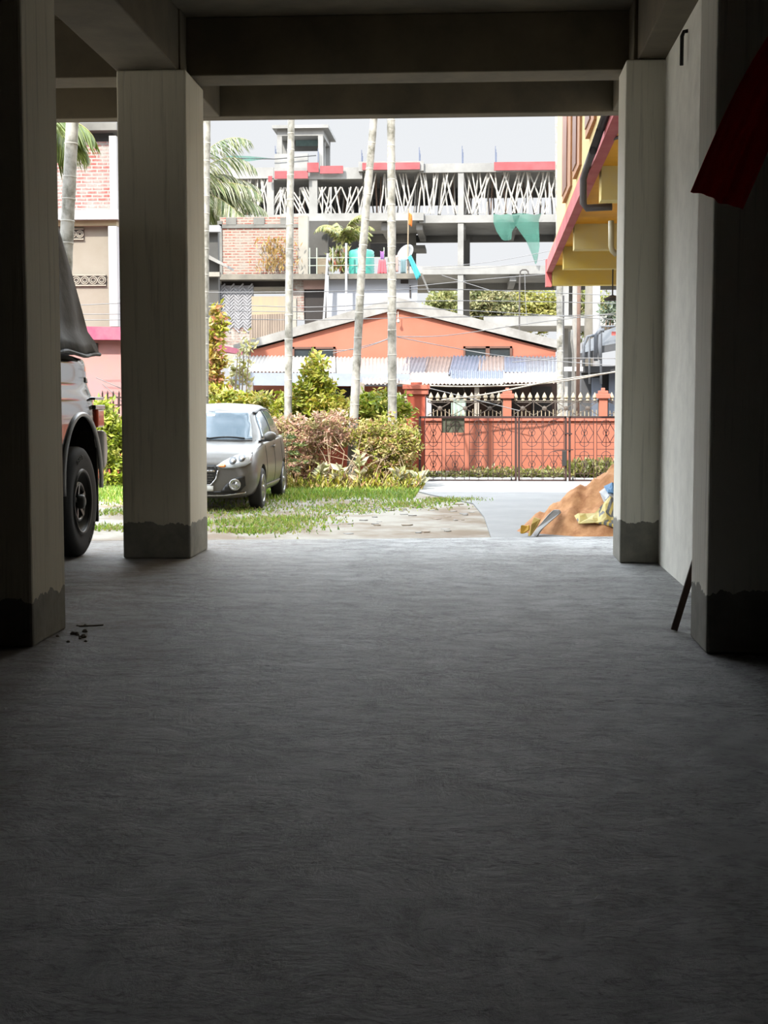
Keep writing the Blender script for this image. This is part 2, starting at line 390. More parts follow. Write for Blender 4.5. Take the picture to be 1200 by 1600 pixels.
rw = MB(); rw.box(1.25, -7, 0, 1.43, 6.0, CEIL); structure('wall_inner', rw, DIMC, 'unseen darkened wall inside of the shadowed right pillar', 'wall')  # unseen wall, added dark so the near pillar front stays dim
pl = [('near_left', -2.32, 5.82, -1.865, 6.31, .2, 1.3, 'cream square pillar with a ragged bare cement base at the left picture edge'),
      ('mid_left', -2.322, 9.19, -1.867, 9.79, .235, 4.7, 'cream square pillar with dark ragged base between the black vehicle and the silver car'),
      ('far_right', .945, 9.11, 1.40, 9.56, .27, 7.1, 'slim pale pillar right of the sand heap, at the outer end of the plastered wall'),
      ('near_right', .966, 5.845, 1.42, 6.27, .26, 9.9, 'shadowed pillar behind the red cloth, at the inner end of the plastered wall')]
for nm, x0, y0, x1, y1, hd, sd, lb in pl:
    p = MB(); p.box(x0, y0, 0, x1, y1, SOF)
    o = structure('pillar', p, pillar_material('pillar_paint_' + nm, hd, sd, (212, 205, 186) if 'left' in nm else (232, 228, 214)), lb, 'pillar', bevel=.012)
    h = MB(); h.box(x0 + .05, y0 + .04, SOF, x1 - .04, y1 - .04, CEIL)
    structure('pillar_head', h, CONC, 'bare concrete head above the ' + lb.split(' at the')[0].split(' with')[0].split(' between')[0] + (' nearer' if 'near' in nm else ' farther') + ' along the ' + nm.split('_')[1] + ' side', 'pillar head', bevel=.006)

def beam(x0, y0, z0, x1, y1, z1, lb):
    b = MB(); b.box(x0, y0, z0, x1, y1, z1); structure('beam', b, CONC, lb, 'beam', bevel=.008)
beam(-2.33, -7, SOF, -1.92, 10.73, CEIL, 'long concrete beam running over the left pillars')
beam(1.02, -7, SOF + .005, 1.3, 10.73, CEIL, 'long concrete beam running over the right wall')
beam(-5.5, 9.43, SOF + .01, 1.4, 9.74, CEIL, 'concrete cross beam between the two farther pillars')
beam(-5.5, 5.95, SOF + .01, 1.4, 6.2, CEIL, 'concrete cross beam between the two nearer pillars')
beam(-5.5, 10.73, SOF + .0, 1.6, 10.88, CEIL, 'concrete edge beam along the open front of the parking level')

# ------------------------------------------------------------------ ground outside
KOUT = 0.37 
GRD = M('trodden_earth', (196, 190, 176), .95, .2, 1.1, .5, lo=.44, hi=.62, rgb2=(150, 128, 102), detail=10)
g = MB(); n = 0
g.poly([(-120, -40, GZ), (120, -40, GZ), (120, 260, GZ), (-120, 260, GZ)]); structure('ground', g, GRD, 'trodden earth of the yard', 'ground')
r = MB(); r.prism([(-5.5, 10.08, 0), (-5.5, 13.2, GZ), (-5.5, 9.9, GZ)], (10, 1.0, 0)); structure('ramp', r, FLOOR, 'cement ramp from the parking level down to the yard', 'ramp')
DRV = M('pale_concrete_drive', (164, 165, 165), .9, .1, 1.6, .3, rgb2=(182, 182, 180), detail=9)
d = MB(); dpts = [(.25, 12.5), (.22, 15.5), (.15, 19.0), (.0, 21.5), (-.75, 23.6), (-1.05, 24.6), (-1.1, 29.0), (9, 29), (9, 12.5)]
d.prism([(x, y, GZ + .018) for x, y in dpts], (0, 0, -.03)); structure('driveway', d, DRV, 'pale concrete driveway leading to the metal gate', 'driveway')
rd = MB(); rd.box(-60, 27.8, GZ - .02, 60, 29.6, GZ + .024); structure('road', rd, M('pale_road', (200, 197, 190), .9, .08, 2), 'pale narrow road beyond the gate', 'road')

def tuft_field(mb, n, fn, h, pal, wid=.012):
    for _ in range(n):
        q = fn()
        if q is None: continue
        x, y, z = q; hh = h * rnd.uniform(.45, 1.3); a = rnd.uniform(0, 6.28); w2 = wid * rnd.uniform(.7, 1.5); b = Vector((math.cos(a), math.sin(a), 0)); l = Vector((rnd.gauss(0, .45), rnd.gauss(0, .45), 1)) * hh
        p = Vector((x, y, z)); mb.poly((p - b * w2, p + b * w2, p + l), shade(rnd.choice(pal), .25))
GRASS = [(120, 160, 48), (140, 176, 60), (164, 188, 72), (104, 142, 44), (176, 178, 92)]
gm = MB()
KOUT = 0.6 
def main_lawn():
    x = rnd.uniform(-9.5, -.95); y = rnd.uniform(20.2, 26.9)
    edge = 22.6 + .5 * math.sin(x * 1.3) + .35 * math.sin(x * 3.1 + 1) + max(0, (x + 3.0)) * .5
    t = (y - edge + 1.6) / 1.9
    if t < 1 and rnd.random() > max(0.0, t) ** 1.6: return None
    return x, y, GZ
tuft_field(gm, 38000, main_lawn, .085, GRASS)
tag(gm.build('lawn_grass', leaf_mat('leaf'), loc=(0, 0, 0)), 'bright green grass strip in front of the shrubs', 'grass', kind='stuff')
gm = MB()
def patches():
    cx, cy, sx_, sy_ = rnd.choice([(-3.0, 18.0, .5, .45), (-2.5, 18.6, .5, .4), (-2.7, 16.9, .35, .25), (-4.6, 17.2, .9, .35), (-4.7, 19.6, .8, .5), (-4.9, 21.6, 1.0, .9), (-2.0, 20.4, .7, .9), (-1.0, 21.3, .6, .7), (-.3, 22.3, .4, .4), (-2.4, 17.6, .5, .9), (-3.3, 20.2, .5, 1.6)])
    return rnd.gauss(cx, sx_ * .6), rnd.gauss(cy, sy_ * .6), GZ
tuft_field(gm, 8000, patches, .045, GRASS[1:] + [(182, 172, 112)])
tag(gm.build('sparse_grass', leaf_mat('leaf'), loc=(0, 0, 0)), 'sparse worn grass patches on the trodden earth', 'grass', kind='stuff')
KOUT = 0.37 
# flat broken brick and slate chips lying on the earth
for k in range(46):
    x = rnd.uniform(-1.9, .1); y = rnd.uniform(16.6, 21.8); s = rnd.uniform(.03, .09)
    c = MB(); m_ = rnd.randint(5, 7); ph = rnd.random() * 6
    pts = [(x + s * rnd.uniform(.6, 1.1) * math.cos(ph + 6.283 * i / m_), y + s * rnd.uniform(.6, 1.2) * math.sin(ph + 6.283 * i / m_), GZ - .004) for i in range(m_)]
    c.prism(pts, (0, 0, rnd.uniform(.008, .018)))
    single(c, 'stone_chip', M(('stone_grey', 'stone_brown', 'stone_pale')[k % 3], ((178, 174, 166), (186, 166, 142), (206, 202, 194))[k % 3]), 'flat stone chip lying on the worn earth of the yard', 'stone', 'stone chips on the worn earth')
KOUT = 1.0
# grit at the foot of the near left pillar, a leaning batten, scrap, hooks, red cloth
for k in range(12):
    p = G(rnd.uniform(72, 135), rnd.uniform(978, 1004)); s = rnd.uniform(.006, .016); c = MB()
    if p.x < -1.85: p.x = -1.84 + rnd.random() * .1
    c.lathe((p.x, p.y, 0), (0, 0, 1), [(0, s), (s * .5, s * 1.1), (s * 1.1, s * .5), (s * 1.2, 0)], 6)
    single(c, 'grit_stone', M('grit', (120, 110, 96)), 'small crumb of cement at the foot of the left picture edge pillar', 'stone', 'cement crumbs by the pillar foot')
c = MB(); c.prism([(-1.83, 6.39, .0), (-1.72, 6.42, .0), (-1.72, 6.41, .0), (-1.82, 6.37, .0)], (0, 0, .006)); single(c, 'wood_splinter', M('old_wood', (110, 92, 72)), 'thin wood splinter lying beside the left picture edge pillar', 'splinter')
p = G(932, 1404); c = MB(); c.grid([[(p.x - .006, p.y - .01, .001), (p.x - .001, p.y - .01, .006)], [(p.x - .001, p.y, .004), (p.x + .006, p.y, .01)], [(p.x - .006, p.y + .012, .002), (p.x - .002, p.y + .012, .008)]])
single(c, 'paper_scrap', M('white_scrap', (235, 235, 230), var=.02), 'tiny white scrap of paper on the dark floor', 'scrap')
a = G(1053, 986); e = Vector((1.18, a.y + .02, .92))
c = MB(); c.bar(a + Vector((0, 0, .004)), e, .02, .03, up=(1, 0, 0)); single(c, 'wooden_batten', M('dark_batten', (58, 40, 32), .8, .2, 30, stretch=(1, 1, .2)), 'dark brown wooden batten leaning against the right wall', 'batten', bevel=.002)
a = at(1060, 72, 8.18); c = MB(); c.tube([(1.196, 8.2, 3.12), (1.17, 8.2, 3.115), (1.16, 8.2, 3.09), (1.16, 8.2, 2.93)], .011, 8)
single(c, 'iron_hook', M('black_iron', (22, 20, 20), .6, .1), 'black iron rod hook hanging from the top of the right wall', 'hook')
# red cloth hung from a peg on the right wall
pg = MB(); pg.tube([(1.2, 4.62, 2.32), (1.08, 4.62, 2.36)], .012, 8); peg = Vector((1.1, 4.62, 2.36))
RED = M('red_cloth', (170, 12, 20), .85, .12, 8)
cl = MB(); nu, nv = 18, 22
tl, tr_, bl, br_ = peg + Vector((-.05, 0, .01)), peg + Vector((.045, .03, .0)), at(1081, 298, 4.6), at(1158, 328, 4.72)
rows = []
for j in range(nv + 1):
    v = j / nv; row = []
    for i in range(nu + 1):
        u = i / nu; p = (tl.lerp(tr_, u)).lerp(bl.lerp(br_, u), v)
        bow = math.sin(math.pi * v) * .05 * (1 - u); p = p + Vector((-bow * .2, 0, bow))
        p.y += .022 * math.sin(u * 11 + v * 1.4) * (.35 + .65 * v) + .012 * math.sin(u * 23 + 1); row.append(p)
    rows.append(row)
cl.grid(rows)
o = cl.build('red_cloth', RED, loc=base_of(cl), smooth=True); so = o.modifiers.new('thick', 'SOLIDIFY'); so.thickness = .003
tag(o, 'red cloth hanging out in front of the shadowed right pillar', 'cloth')
single(pg, 'wall_peg', M('black_iron', (22, 20, 20)), 'iron peg in the right wall that holds the red cloth', 'peg')
t_ = RED.node_tree; bs = t_.nodes['Principled BSDF']; trn = N(t_, 'ShaderNodeBsdfTranslucent', Color=lin((200, 12, 20))); mixs = N(t_, 'ShaderNodeMixShader', Fac=.35)
out_ = [q for q in t_.nodes if q.type == 'OUTPUT_MATERIAL'][0]
t_.links.new(bs.outputs[0], mixs.inputs[1]); t_.links.new(trn.outputs[0], mixs.inputs[2]); t_.links.new(mixs.outputs[0], out_.inputs[0])
# ------------------------------------------------------------------ gate, walls, street
KOUT = 0.37 
ORANGE = M('orange_wall_paint', (222, 104, 76), .8, .12, 1.4, rgb2=(210, 92, 62))
ORANGE2 = M('orange_house_paint', (206, 124, 98), .85, .1, .8, rgb2=(198, 114, 86))
IRON = M('rusty_dark_iron', (62, 26, 20), .6, .2, 20)
CREAMP = M('cream_rail_paint', (196, 180, 150), .6, .1, 10)
GY = 27.5
def bars(mb, segs, Y, r=.008):
    for (xa, ya, xb, yb) in segs: mb.bar(at(xa, ya, Y), at(xb, yb, Y), r * 2)
def arc(mb, cx, cy, rx, ry, a0, a1, Y, r=.006, n=10):
    mb.tube([at(cx + rx * math.cos(math.radians(a0 + (a1 - a0) * i / n)), cy - ry * math.sin(math.radians(a0 + (a1 - a0) * i / n)), Y) for i in range(n + 1)], r, 5)
def gate_leaf(x0, x1, mods, lb, plate=None, lock=False, wheel=None, slope=0.0):
    yt, yb = 652, 751
    b0 = at((x0 + x1) / 2, yb, GY); root = empty('gate_leaf', (b0.x, GY, b0.z), lb, 'gate', 'leaves of the driveway gate')
    f = MB()
    for s in ((x0, yt, x1, yt + slope), (x0, yb, x1, yb + slope), (x0, yt - 1, x0, yb + 1), (x1, yt - 1 + slope, x1, yb + 1 + slope)): f.bar(at(s[0], s[1], GY), at(s[2], s[3], GY), .042)
    f.build('gate_frame', IRON, root)
    for xc, hw in mods:
        o = MB(); y2 = GY
        bars(o, [(xc - hw, yt, xc - hw, yb), (xc + hw, yt, xc + hw, yb), (xc, yt, xc, yb)], GY, .006)
        for q, (a, b) in enumerate(((653, 702), (702, 751))):
            h = b - a
            bars(o, [(xc - hw, a + h * .2, xc + hw, a + h * .2), (xc - hw, a + h * .78, xc + hw, a + h * .78), (xc - hw, b, xc + hw, b),
                     (xc - hw * .45, a + h * .2, xc - hw, a + h * .48), (xc - hw, a + h * .48, xc - hw * .4, a + h * .78), (xc + hw * .45, a + h * .2, xc + hw, a + h * .48), (xc + hw, a + h * .48, xc + hw * .4, a + h * .78),
                     (xc - hw * .45, a + h * .2, xc + hw * .4, a + h * .78), (xc + hw * .45, a + h * .2, xc - hw * .4, a + h * .78)], GY, .006)
            arc(o, xc, a + h * .2, hw * .5, h * .13, 0, 180, GY); arc(o, xc, a + h * .78, hw * .5, h * .13, 180, 360, GY); arc(o, xc, a + h * .47, hw * .32, h * .1, -100, 100, GY); arc(o, xc, a + h * .47, hw * .32, h * .1, 130, 230, GY)
        o.build('scroll_panel', IRON, root)
    if plate:
        X0, Z0, X1, Z1 = RC(*plate, GY + .05); p = MB(); p.box(X0, GY + .03, Z0, X1, GY + .042, Z1); p.build('name_plate', M('grey_green_plate', (118, 122, 100), .6, .1, 6), root, label='grey green blank sheet plate')
    if lock:
        X0, Z0, X1, Z1 = RC(878, 704, 885, 728, GY); p = MB(); p.box(X0, GY - .07, Z0, X1, GY - .02, Z1); p.build('lock_box', M('black_iron', (22, 20, 20)), root, bevel=.006)
        p = MB(); p.bar(at(866, 704.5, GY - .04), at(896, 702.5, GY - .04), .02); p.build('bolt', IRON, root); p = MB(); p.bar(at(882, 677, GY - .03), at(894, 678, GY - .03), .03); p.build('hasp', IRON, root)
    if wheel:
        p = MB(); c = at(wheel, 757, GY); p.lathe((c.x - .015, GY, GZ + .065), (1, 0, 0), [(0, .0), (0, .045), (.03, .045), (.03, 0)], 12); p.bar((c.x, GY, GZ + .08), (c.x, GY, b0.z + .01), .03); p.build('caster_wheel', M('black_iron', (22, 20, 20)), root)
    return root
gate_leaf(656, 806, [(677, 13.5), (711, 14.5), (748, 14.5), (785, 14.5)], 'wide left gate leaf with a grey green plate near its top', plate=(690, 653, 725, 676), wheel=799)
gate_leaf(811, 884, [(831, 16), (865, 16)], 'narrow middle gate leaf with the black lock box', lock=True)
gate_leaf(890, 1010, [(913, 14.5), (947, 14.5), (983, 14)], 'right gate leaf running behind the slim pale pillar', wheel=895)

def gate_pillar(x0, x1, ytop, Y, lb, cap=True, ybase=None):
    X0, _, X1, Z1 = RC(x0, ytop, x1, 700, Y); Z1 = at((x0 + x1) / 2, ytop, Y).z; d = X1 - X0
    root = empty('gate_pillar', ((X0 + X1) / 2, Y + d / 2, GZ), lb, 'pillar')
    b = MB(); b.box(X0 + .03, Y, GZ, X1 - .03, Y + d, Z1 - .16); b.build('pillar_shaft', ORANGE, root)
    c = MB(); c.box(X0 - .03, Y - .05, Z1 - .24, X1 + .03, Y + d + .05, Z1 - .14); c.box(X0 - .06, Y - .08, Z1 - .14, X1 + .06, Y + d + .08, Z1 - .05); c.box(X0 + .09, Y + .09, Z1 - .05, X1 - .09, Y + d - .09, Z1); c.build('pillar_cap', M('orange_cap_paint', (220, 122, 98), .8, .1, 3), root, bevel=.01)
gate_pillar(634, 666, 597, GY + .1, 'stout orange gate pillar between the shrubs and the gate')
gate_pillar(988, 1020, 597, GY + .1, 'orange gate pillar hidden behind the slim pale pillar')
# near compound wall behind the shrubs, with its dark red railing
XL = at(634, 700, GY + .2).x
wl = MB(); wl.box(-14, GY + .2, GZ, XL, GY + .42, .52)
tag(wl.build('compound_wall', ORANGE, loc=base_of(wl)), 'orange compound wall behind the shrubs, left of the stout gate pillar', 'wall', kind='structure')
root = empty('wall_railing', (-4, GY + .3, .52), 'dark red iron railing on the wall behind the shrubs', 'railing')
b = MB()
for z in (.6, .95): b = MB(); b.bar((-13.9, GY + .3, z), (XL, GY + .3, z), .03); b.build('rail', IRON, root)
b = MB()
x = -13.8
while x < XL: b.bar((x, GY + .3, .52), (x, GY + .3, 1.12), .02); x += .16
b.build('railing_bars', IRON, root)

# far compound wall across the road
FY = 29.7
fw = MB(); XA, XB = -16, 9
ZT = at(750, 653, FY).z
fw.box(XA, FY, GZ + .1, XB, FY + .2, ZT)
o = empty('street_wall', (0, FY, GZ), 'orange street wall seen through the gate bars', 'wall'); tag(o, kind='structure')
fw.build('wall_body', ORANGE2, o)
b = MB(); b.box(XA, FY - .04, GZ, XB, FY + .2, GZ + .05); b.build('wall_plinth', M('dull_red_plinth', (170, 70, 54), .9, .2, 4), o)
b = MB(); b.box(XA, FY - .05, GZ + .05, XB, FY + .2, GZ + .1); b.build('white_band', M('white_wash', (214, 206, 196), .8, .1, 3), o)
b = MB(); b.box(XA, FY - .05, ZT - .06, XB, FY + .23, ZT); b.build('wall_coping', M('orange_cap_paint', (220, 122, 98)), o)
fpx = [(786, 799), (936, 949), (640, 653)]
for k, (a, c) in enumerate(fpx):
    X0, _, X1, _ = RC(a, 620, c, 660, FY); zt = at(a, 606, FY).z
    root = empty('wall_pier', ((X0 + X1) / 2, FY + .1, ZT), ['orange pier of the street wall above the middle of the gate', 'orange pier of the street wall nearest the slim pale pillar', 'orange pier of the street wall just behind the stout gate pillar'][k], 'pier', 'piers of the street wall')
    b = MB(); b.box(X0, FY - .03, ZT, X1, FY + .2, zt - .2); b.build('pier_shaft', ORANGE2, root)
    b = MB(); b.box(X0 - .05, FY - .08, zt - .22, X1 + .05, FY + .25, zt - .12); b.box(X0 - .01, FY - .04, zt - .12, X1 + .01, FY + .21, zt - .06); b.box(X0 + .05, FY + .02, zt - .06, X1 - .05, FY + .15, zt); b.build('pier_cap', M('orange_cap_paint', (220, 122, 98)), root, bevel=.008)
def railing(x0, x1, lb, step):
    b0 = at((x0 + x1) / 2, 653, FY); Yr = FY + .1
    root = empty('spear_railing', (b0.x, Yr, ZT), lb, 'railing', 'spear railings on the street wall')
    for y in (626, 651): b = MB(); b.bar(at(x0, y, Yr), at(x1, y, Yr), .022); b.build('rail', M('grey_rail_iron', (104, 92, 82), .6, .2, 10), root)
    n = max(1, round((x1 - x0) / step)); st = (x1 - x0) / n
    for k in range(n):
        x = x0 + (k + .5) * st; s = MB(); s.bar(at(x, 628, Yr), at(x, 622, Yr), .014)
        p0 = at(x, 625, Yr); s.lathe(p0, (0, 0, 1), [(-.02, .0), (-.01, .04), (.02, .025), (.05, .05), (.09, .04), (.165, .0)], 8); s.build('spear', CREAMP, root)
    m = max(1, round((x1 - x0) / 37)); sm = (x1 - x0) / m
    for k in range(m):
        a = x0 + k * sm; c = a + sm; mid = (a + c) / 2; s = MB()
        bars(s, [(a, 627, c, 649), (a, 649, c, 627), (a, 628.5, c, 628.5), (c, 624, c, 651)], Yr, .008); p0 = at(mid, 638, Yr - .02); s.lathe(p0, (0, 1, 0), [(-.03, 0), (-.02, .05), (.02, .05), (.03, 0)], 8)
        s.build('cross_brace', M('grey_rail_iron', (104, 92, 82)), root)
    n = max(2, round((x1 - x0) / 6.2))
    for k in range(n): x = x0 + (k + .5) * (x1 - x0) / n; s = MB(); s.bar(at(x, 651, Yr), at(x, rnd.uniform(639, 643), Yr), .016); s.build('picket', CREAMP, root)
railing(668, 785, 'spear topped railing between the stout gate pillar and the middle pier', 10.4)
railing(800, 935, 'spear topped railing between the middle pier and the pier by the slim pillar', 11)
railing(950, 1040, 'spear topped railing running out behind the slim pale pillar', 11)
railing(560, 640, 'spear topped railing behind the green shrub by the stout gate pillar', 10.4)

# weeds at the foot of the street wall and by the gate
WEED = [(150, 150, 62), (176, 172, 92), (118, 128, 44), (196, 186, 130), (136, 146, 66)]
for k, (xa, xb, yt, nm, cnt) in enumerate([(668, 740, 738, 'low pale weeds below the left end of the street wall', 620), (740, 806, 728, 'taller weeds seen between the wide and narrow gate leaves', 800), (812, 880, 730, 'weeds behind the narrow gate leaf', 760), (890, 960, 712, 'tall dry weeds behind the right gate leaf', 1400)]):
    wb = MB(); a = at(xa, 740, FY - .4); c = at(xb, 740, FY - .4); h = at(xa, yt, FY - .4).z - GZ
    for _ in range(cnt):
        x = rnd.uniform(a.x, c.x); y = FY - .15 - rnd.random() * .9; hh = h * (.35 + .65 * rnd.random() ** 2)
        leaf(wb, (x, y, GZ), hh, shade(rnd.choice(WEED)), .12, (rnd.gauss(0, .35), rnd.gauss(0, .2), 1))
        leaf(wb, (x + rnd.gauss(0, .08), y, GZ + hh * rnd.uniform(.2, .9)), .13, shade(rnd.choice(WEED)), .5)
    tag(wb.build('weeds', leaf_mat('leaf'), loc=(a.x, FY - .5, GZ)), nm, 'weeds', kind='stuff')

# ------------------------------------------------------------------ orange gable house
HY = 42.0
Z0 = GZ
root = empty('gable_house', (at(620, 540, HY).x, HY, GZ), 'orange gable house with patched tin lean-to roofs', 'house')
apx = at(622, 478, HY); le = at(392, 545, HY); re = at(868, 545, HY)
wall = MB(); wall.prism([(le.x, HY, GZ), (re.x, HY, GZ), (re.x, HY, re.z - .05), (apx.x, HY, apx.z - .1), (le.x, HY, le.z - .05)], (0, 9, 0)); wall.build('house_wall', ORANGE2, root)
ROOFC = M('weathered_pale_roof', (184, 182, 178), .8, .15, 2, rgb2=(150, 146, 140))
rf = MB(); la, ra = at(368, 548, HY), at(876, 543, HY)
for (e, ex) in ((la, 1), (ra, -1)):
    rf.prism([(e.x, HY - .14, e.z - .05), (apx.x, HY - .14, apx.z - .1), (apx.x, HY - .14, apx.z + .24), (e.x - .05 * ex, HY - .14, e.z + .17)], (0, 9.7, 0))
rf.build('gable_roof', ROOFC, root)
GLASS = M('dark_window_glass', (58, 66, 70), .15, .2, 3)
WOODF = M('brown_window_frame', (112, 68, 48), .7, .15, 8)
for (xa, ya, xb, yb) in ((457, 542, 524, 558), (724, 541, 800, 558)):
    X0, Za, X1, Zb = RC(xa, ya, xb, yb, HY - .03); f = MB(); t = .06; Xm = (X0 + X1) / 2
    f.box(X0, HY - .08, Zb - t, X1, HY + .02, Zb); f.box(X0, HY - .08, Za - .3, X0 + t, HY + .02, Zb); f.box(X1 - t, HY - .08, Za - .3, X1, HY + .02, Zb); f.box(Xm - t, HY - .08, Za - .3, Xm + t, HY + .02, Zb)
    w_ = f.build('window', WOODF, root); p = MB(); p.box(X0 + .02, HY - .03, Za - .3, X1 - .02, HY - .01, Zb - .02); p.build('pane', GLASS, w_)
# bead ornament hanging below the ridge
b = MB(); q = at(622, 487, HY - .2); b.tube([q, q - Vector((0, 0, .2))], .012, 5); b.lathe(q - Vector((0, 0, .36)), (0, 0, 1), [(0, 0), (.06, .05), (.12, .035), (.17, 0)], 8); b.build('ridge_pendant', M('white_wash', (214, 206, 196)), root)
# corrugated lean-to sheets
def corrugated(quad, pitch, amp, n_along=2):
    """quad: top-left, top-right, bottom-left, bottom-right; corrugations run down the slope"""
    tl, tr, bl, br = [Vector(q) for q in quad]; L = (tr - tl).length; n = int(L / pitch * 6); rows = []
    nrm = (tr - tl).cross(bl - tl).normalized()
    if nrm.z < 0: nrm = -nrm
    for j in range(n_along + 1):
        v = j / n_along; rows.append([(tl.lerp(tr, i / n)).lerp(bl.lerp(br, i / n), v) + nrm * amp * math.sin(2 * math.pi * i / 6) for i in range(n + 1)])
    m = MB(); m.grid(rows); return m
TIN = {'white': M('bright_tin', (190, 186, 180), .5, .12, 2, metal=.0), 'grey': M('grey_tin', (112, 114, 122), .5, .2, 2.5), 'blue': M('blue_grey_tin', (104, 112, 130), .5, .2, 3), 'brown': M('brown_tin', (136, 118, 110), .6, .2, 3), 'pink': M('pale_rust_tin', (188, 166, 156), .6, .16, 2.5)}
YT, YB = HY - .05, 38.6
def sheet(x0, x1, yt, yb, mat, fy0=0.0, fy1=1.0, dy=0.0, skew=0):
    def P(x, y, f): return at(x, y, YT + (YB - YT) * f)
    q = (P(x0 + skew, yt, fy0), P(x1 + skew, yt, fy0), P(x0, yb, fy1), P(x1, yb, fy1)); m = corrugated(q, .11, .022)
    o = m.build('tin_sheet', TIN[mat], root); s = o.modifiers.new('thick', 'SOLIDIFY'); s.thickness = .008
sheet(356, 448, 556, 581, 'white', 0, .85, skew=10); sheet(440, 524, 557, 582, 'white', 0, .85); sheet(520, 566, 558, 588, 'white', 0, .85); sheet(562, 640, 559, 584, 'pink', 0, .8); sheet(566, 622, 581, 600, 'pink', .78, 1.05)
sheet(626, 662, 558, 584, 'grey', 0, .75, skew=10); sheet(660, 700, 557, 590, 'brown', 0, .8, skew=8); sheet(700, 752, 556, 586, 'blue', 0, .75, skew=8); sheet(748, 790, 557, 582, 'brown', 0, .68); sheet(788, 822, 557, 582, 'blue', 0, .7); sheet(820, 876, 557, 588, 'grey', 0, .75)
sheet(606, 700, 582, 600, 'pink', .72, 1.0); sheet(698, 790, 584, 600, 'white', .7, 1.0); sheet(786, 878, 582, 598, 'pink', .7, 1.0); sheet(704, 790, 579, 591, 'blue', .66, .84)
DARK = M('recess_shade_paint', (52, 44, 40), .9, .3, 1.5)  # flat dark colour painted for the shade inside openings
b = MB()
for x in (392, 566, 654, 745, 878):
    b.bar(Vector((at(x, 620, 38.9).x, 38.9, GZ)), Vector((at(x, 620, 38.9).x, 38.9, at(x, 603, 38.9).z + .1)), .13)
b.build('veranda_post', M('pale_post', (170, 160, 148), .8, .2, 3), root)
b = MB(); b.bar(at(364, 592, 38.9), at(640, 594, 38.9), .05, .35); b.build('eave_board', M('pale_blue_board', (168, 178, 196), .7, .1, 2), root)
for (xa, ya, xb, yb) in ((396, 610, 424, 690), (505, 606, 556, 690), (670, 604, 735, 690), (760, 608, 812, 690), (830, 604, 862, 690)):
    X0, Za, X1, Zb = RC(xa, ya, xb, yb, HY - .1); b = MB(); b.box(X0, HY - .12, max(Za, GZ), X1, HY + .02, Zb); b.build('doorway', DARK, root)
X0, Za, X1, Zb = RC(668, 602, 880, 690, HY - .04); b = MB(); b.box(X0, HY - .06, GZ, X1, HY - .01, Zb + .4); b.build('veranda_shade_sheet', M('veranda_shade_paint', (96, 70, 60), .9, .25, 1.2), root)  # dark brown sheet paints the shade under the lean-to
# washing on the veranda
def hang(x0, y0, x1, y1, Y, name, mat, lb, cat='cloth', group=None, amp=.03, taper=0.0):
    X0, Za, X1, Zb = RC(x0, y0, x1, y1, Y); rows = []
    for j in range(9):
        v = j / 8; rows.append([Vector((X0 + (X1 - X0) * (.5 + (u / 10 - .5) * (1 - taper * v)), Y + amp * math.sin(u * 1.9 + v) * (.4 + v), Zb + (Za - Zb) * v - .03 * math.sin(u * .314 * 1) * (1 - v))) for u in range(11)])
    m = MB(); m.grid(rows); o = m.build(name, mat, loc=base_of(m), smooth=True); s = o.modifiers.new('thick', 'SOLIDIFY'); s.thickness = .006
    return tag(o, lb, cat, group)
hang(705, 623, 728, 650, 38.84, 'hanging_cloth', M('mint_cloth', (176, 200, 186), .85, .08, 4), 'pale mint cloth hanging under the lean-to roof behind the railing')
hang(666, 621, 674, 668, 38.84, 'hanging_cloth', M('white_cloth', (215, 215, 220), .85, .05, 4), 'white cloth hanging beside the stout orange gate pillar')
c = MB(); a, b_ = at(700, 622, 38.84), at(735, 622, 38.84); c.tube([at(640, 618, 38.84), a, b_, at(790, 617, 38.84)], .008, 5); single(c, 'washing_line', M('wire_grey', (70, 70, 72)), 'washing line under the lean-to roof holding the pale mint cloth', 'line')
# ------------------------------------------------------------------ half-built brick block with terrace
BY = 52.0
BRICK = brick_mat('bare_brick', (184, 86, 64), (150, 70, 54), (176, 166, 152), .3, .1, .03, .5, (172, 160, 148))
BRICK2 = brick_mat('bare_brick_pale', (196, 92, 78), (168, 84, 70), (196, 184, 172), .24, .085, .02, .42, (190, 178, 170))
GREYC = M('grey_cement', (146, 144, 138), .9, .2, 1.2, rgb2=(116, 114, 108))
PALEC = M('pale_cement', (176, 170, 158), .9, .12, 1.5)
root = empty('brick_building', (at(490, 600, BY).x, BY + 3, GZ), 'half built bare brick block with a roof terrace behind the gable house', 'building')
def part(name, mat, rects, Y, d=.3, parent=None, label=None, bevel=0):
    for r_ in rects: m = MB(); frect(m, *r_, Y, d); o = m.build(name, mat, parent or root, label=label, bevel=bevel)
    return o
part('brick_wall', BRICK, [(344, 339, 466, 429)], BY, .25)
part('brick_course', GREYC, [(342, 350, 466, 356)], BY - .05, .1)
part('cement_block', GREYC, [(353, 340, 369, 351), (396, 340, 413, 351), (438, 340, 448, 351)], BY - .06, .1)
part('pilaster', PALEC, [(466, 337, 481, 429)], BY - .1, .4)
part('corner_post', GREYC, [(340, 345, 347, 429)], BY - .05, .4)
part('terrace_slab', M('mossy_slab', (150, 142, 128), .9, .25, 1.5, rgb2=(104, 100, 92)), [(324, 428, 660, 436)], BY - .5, 7)
part('lintel_shade_strip', DARK, [(346, 436, 452, 448)], BY + .3, .2)  # dark strip paints the shade in the recess below the slab
part('woven_mat_panel', None or M('woven_mat', (152, 151, 154), .9, .2, 5), [(345, 446, 396, 512)], BY + .02, .1)
HB = MB()   # herringbone strips of the woven panel
X0, Za, X1, Zb = RC(345, 446, 396, 512, BY); k = 0; zz = Za
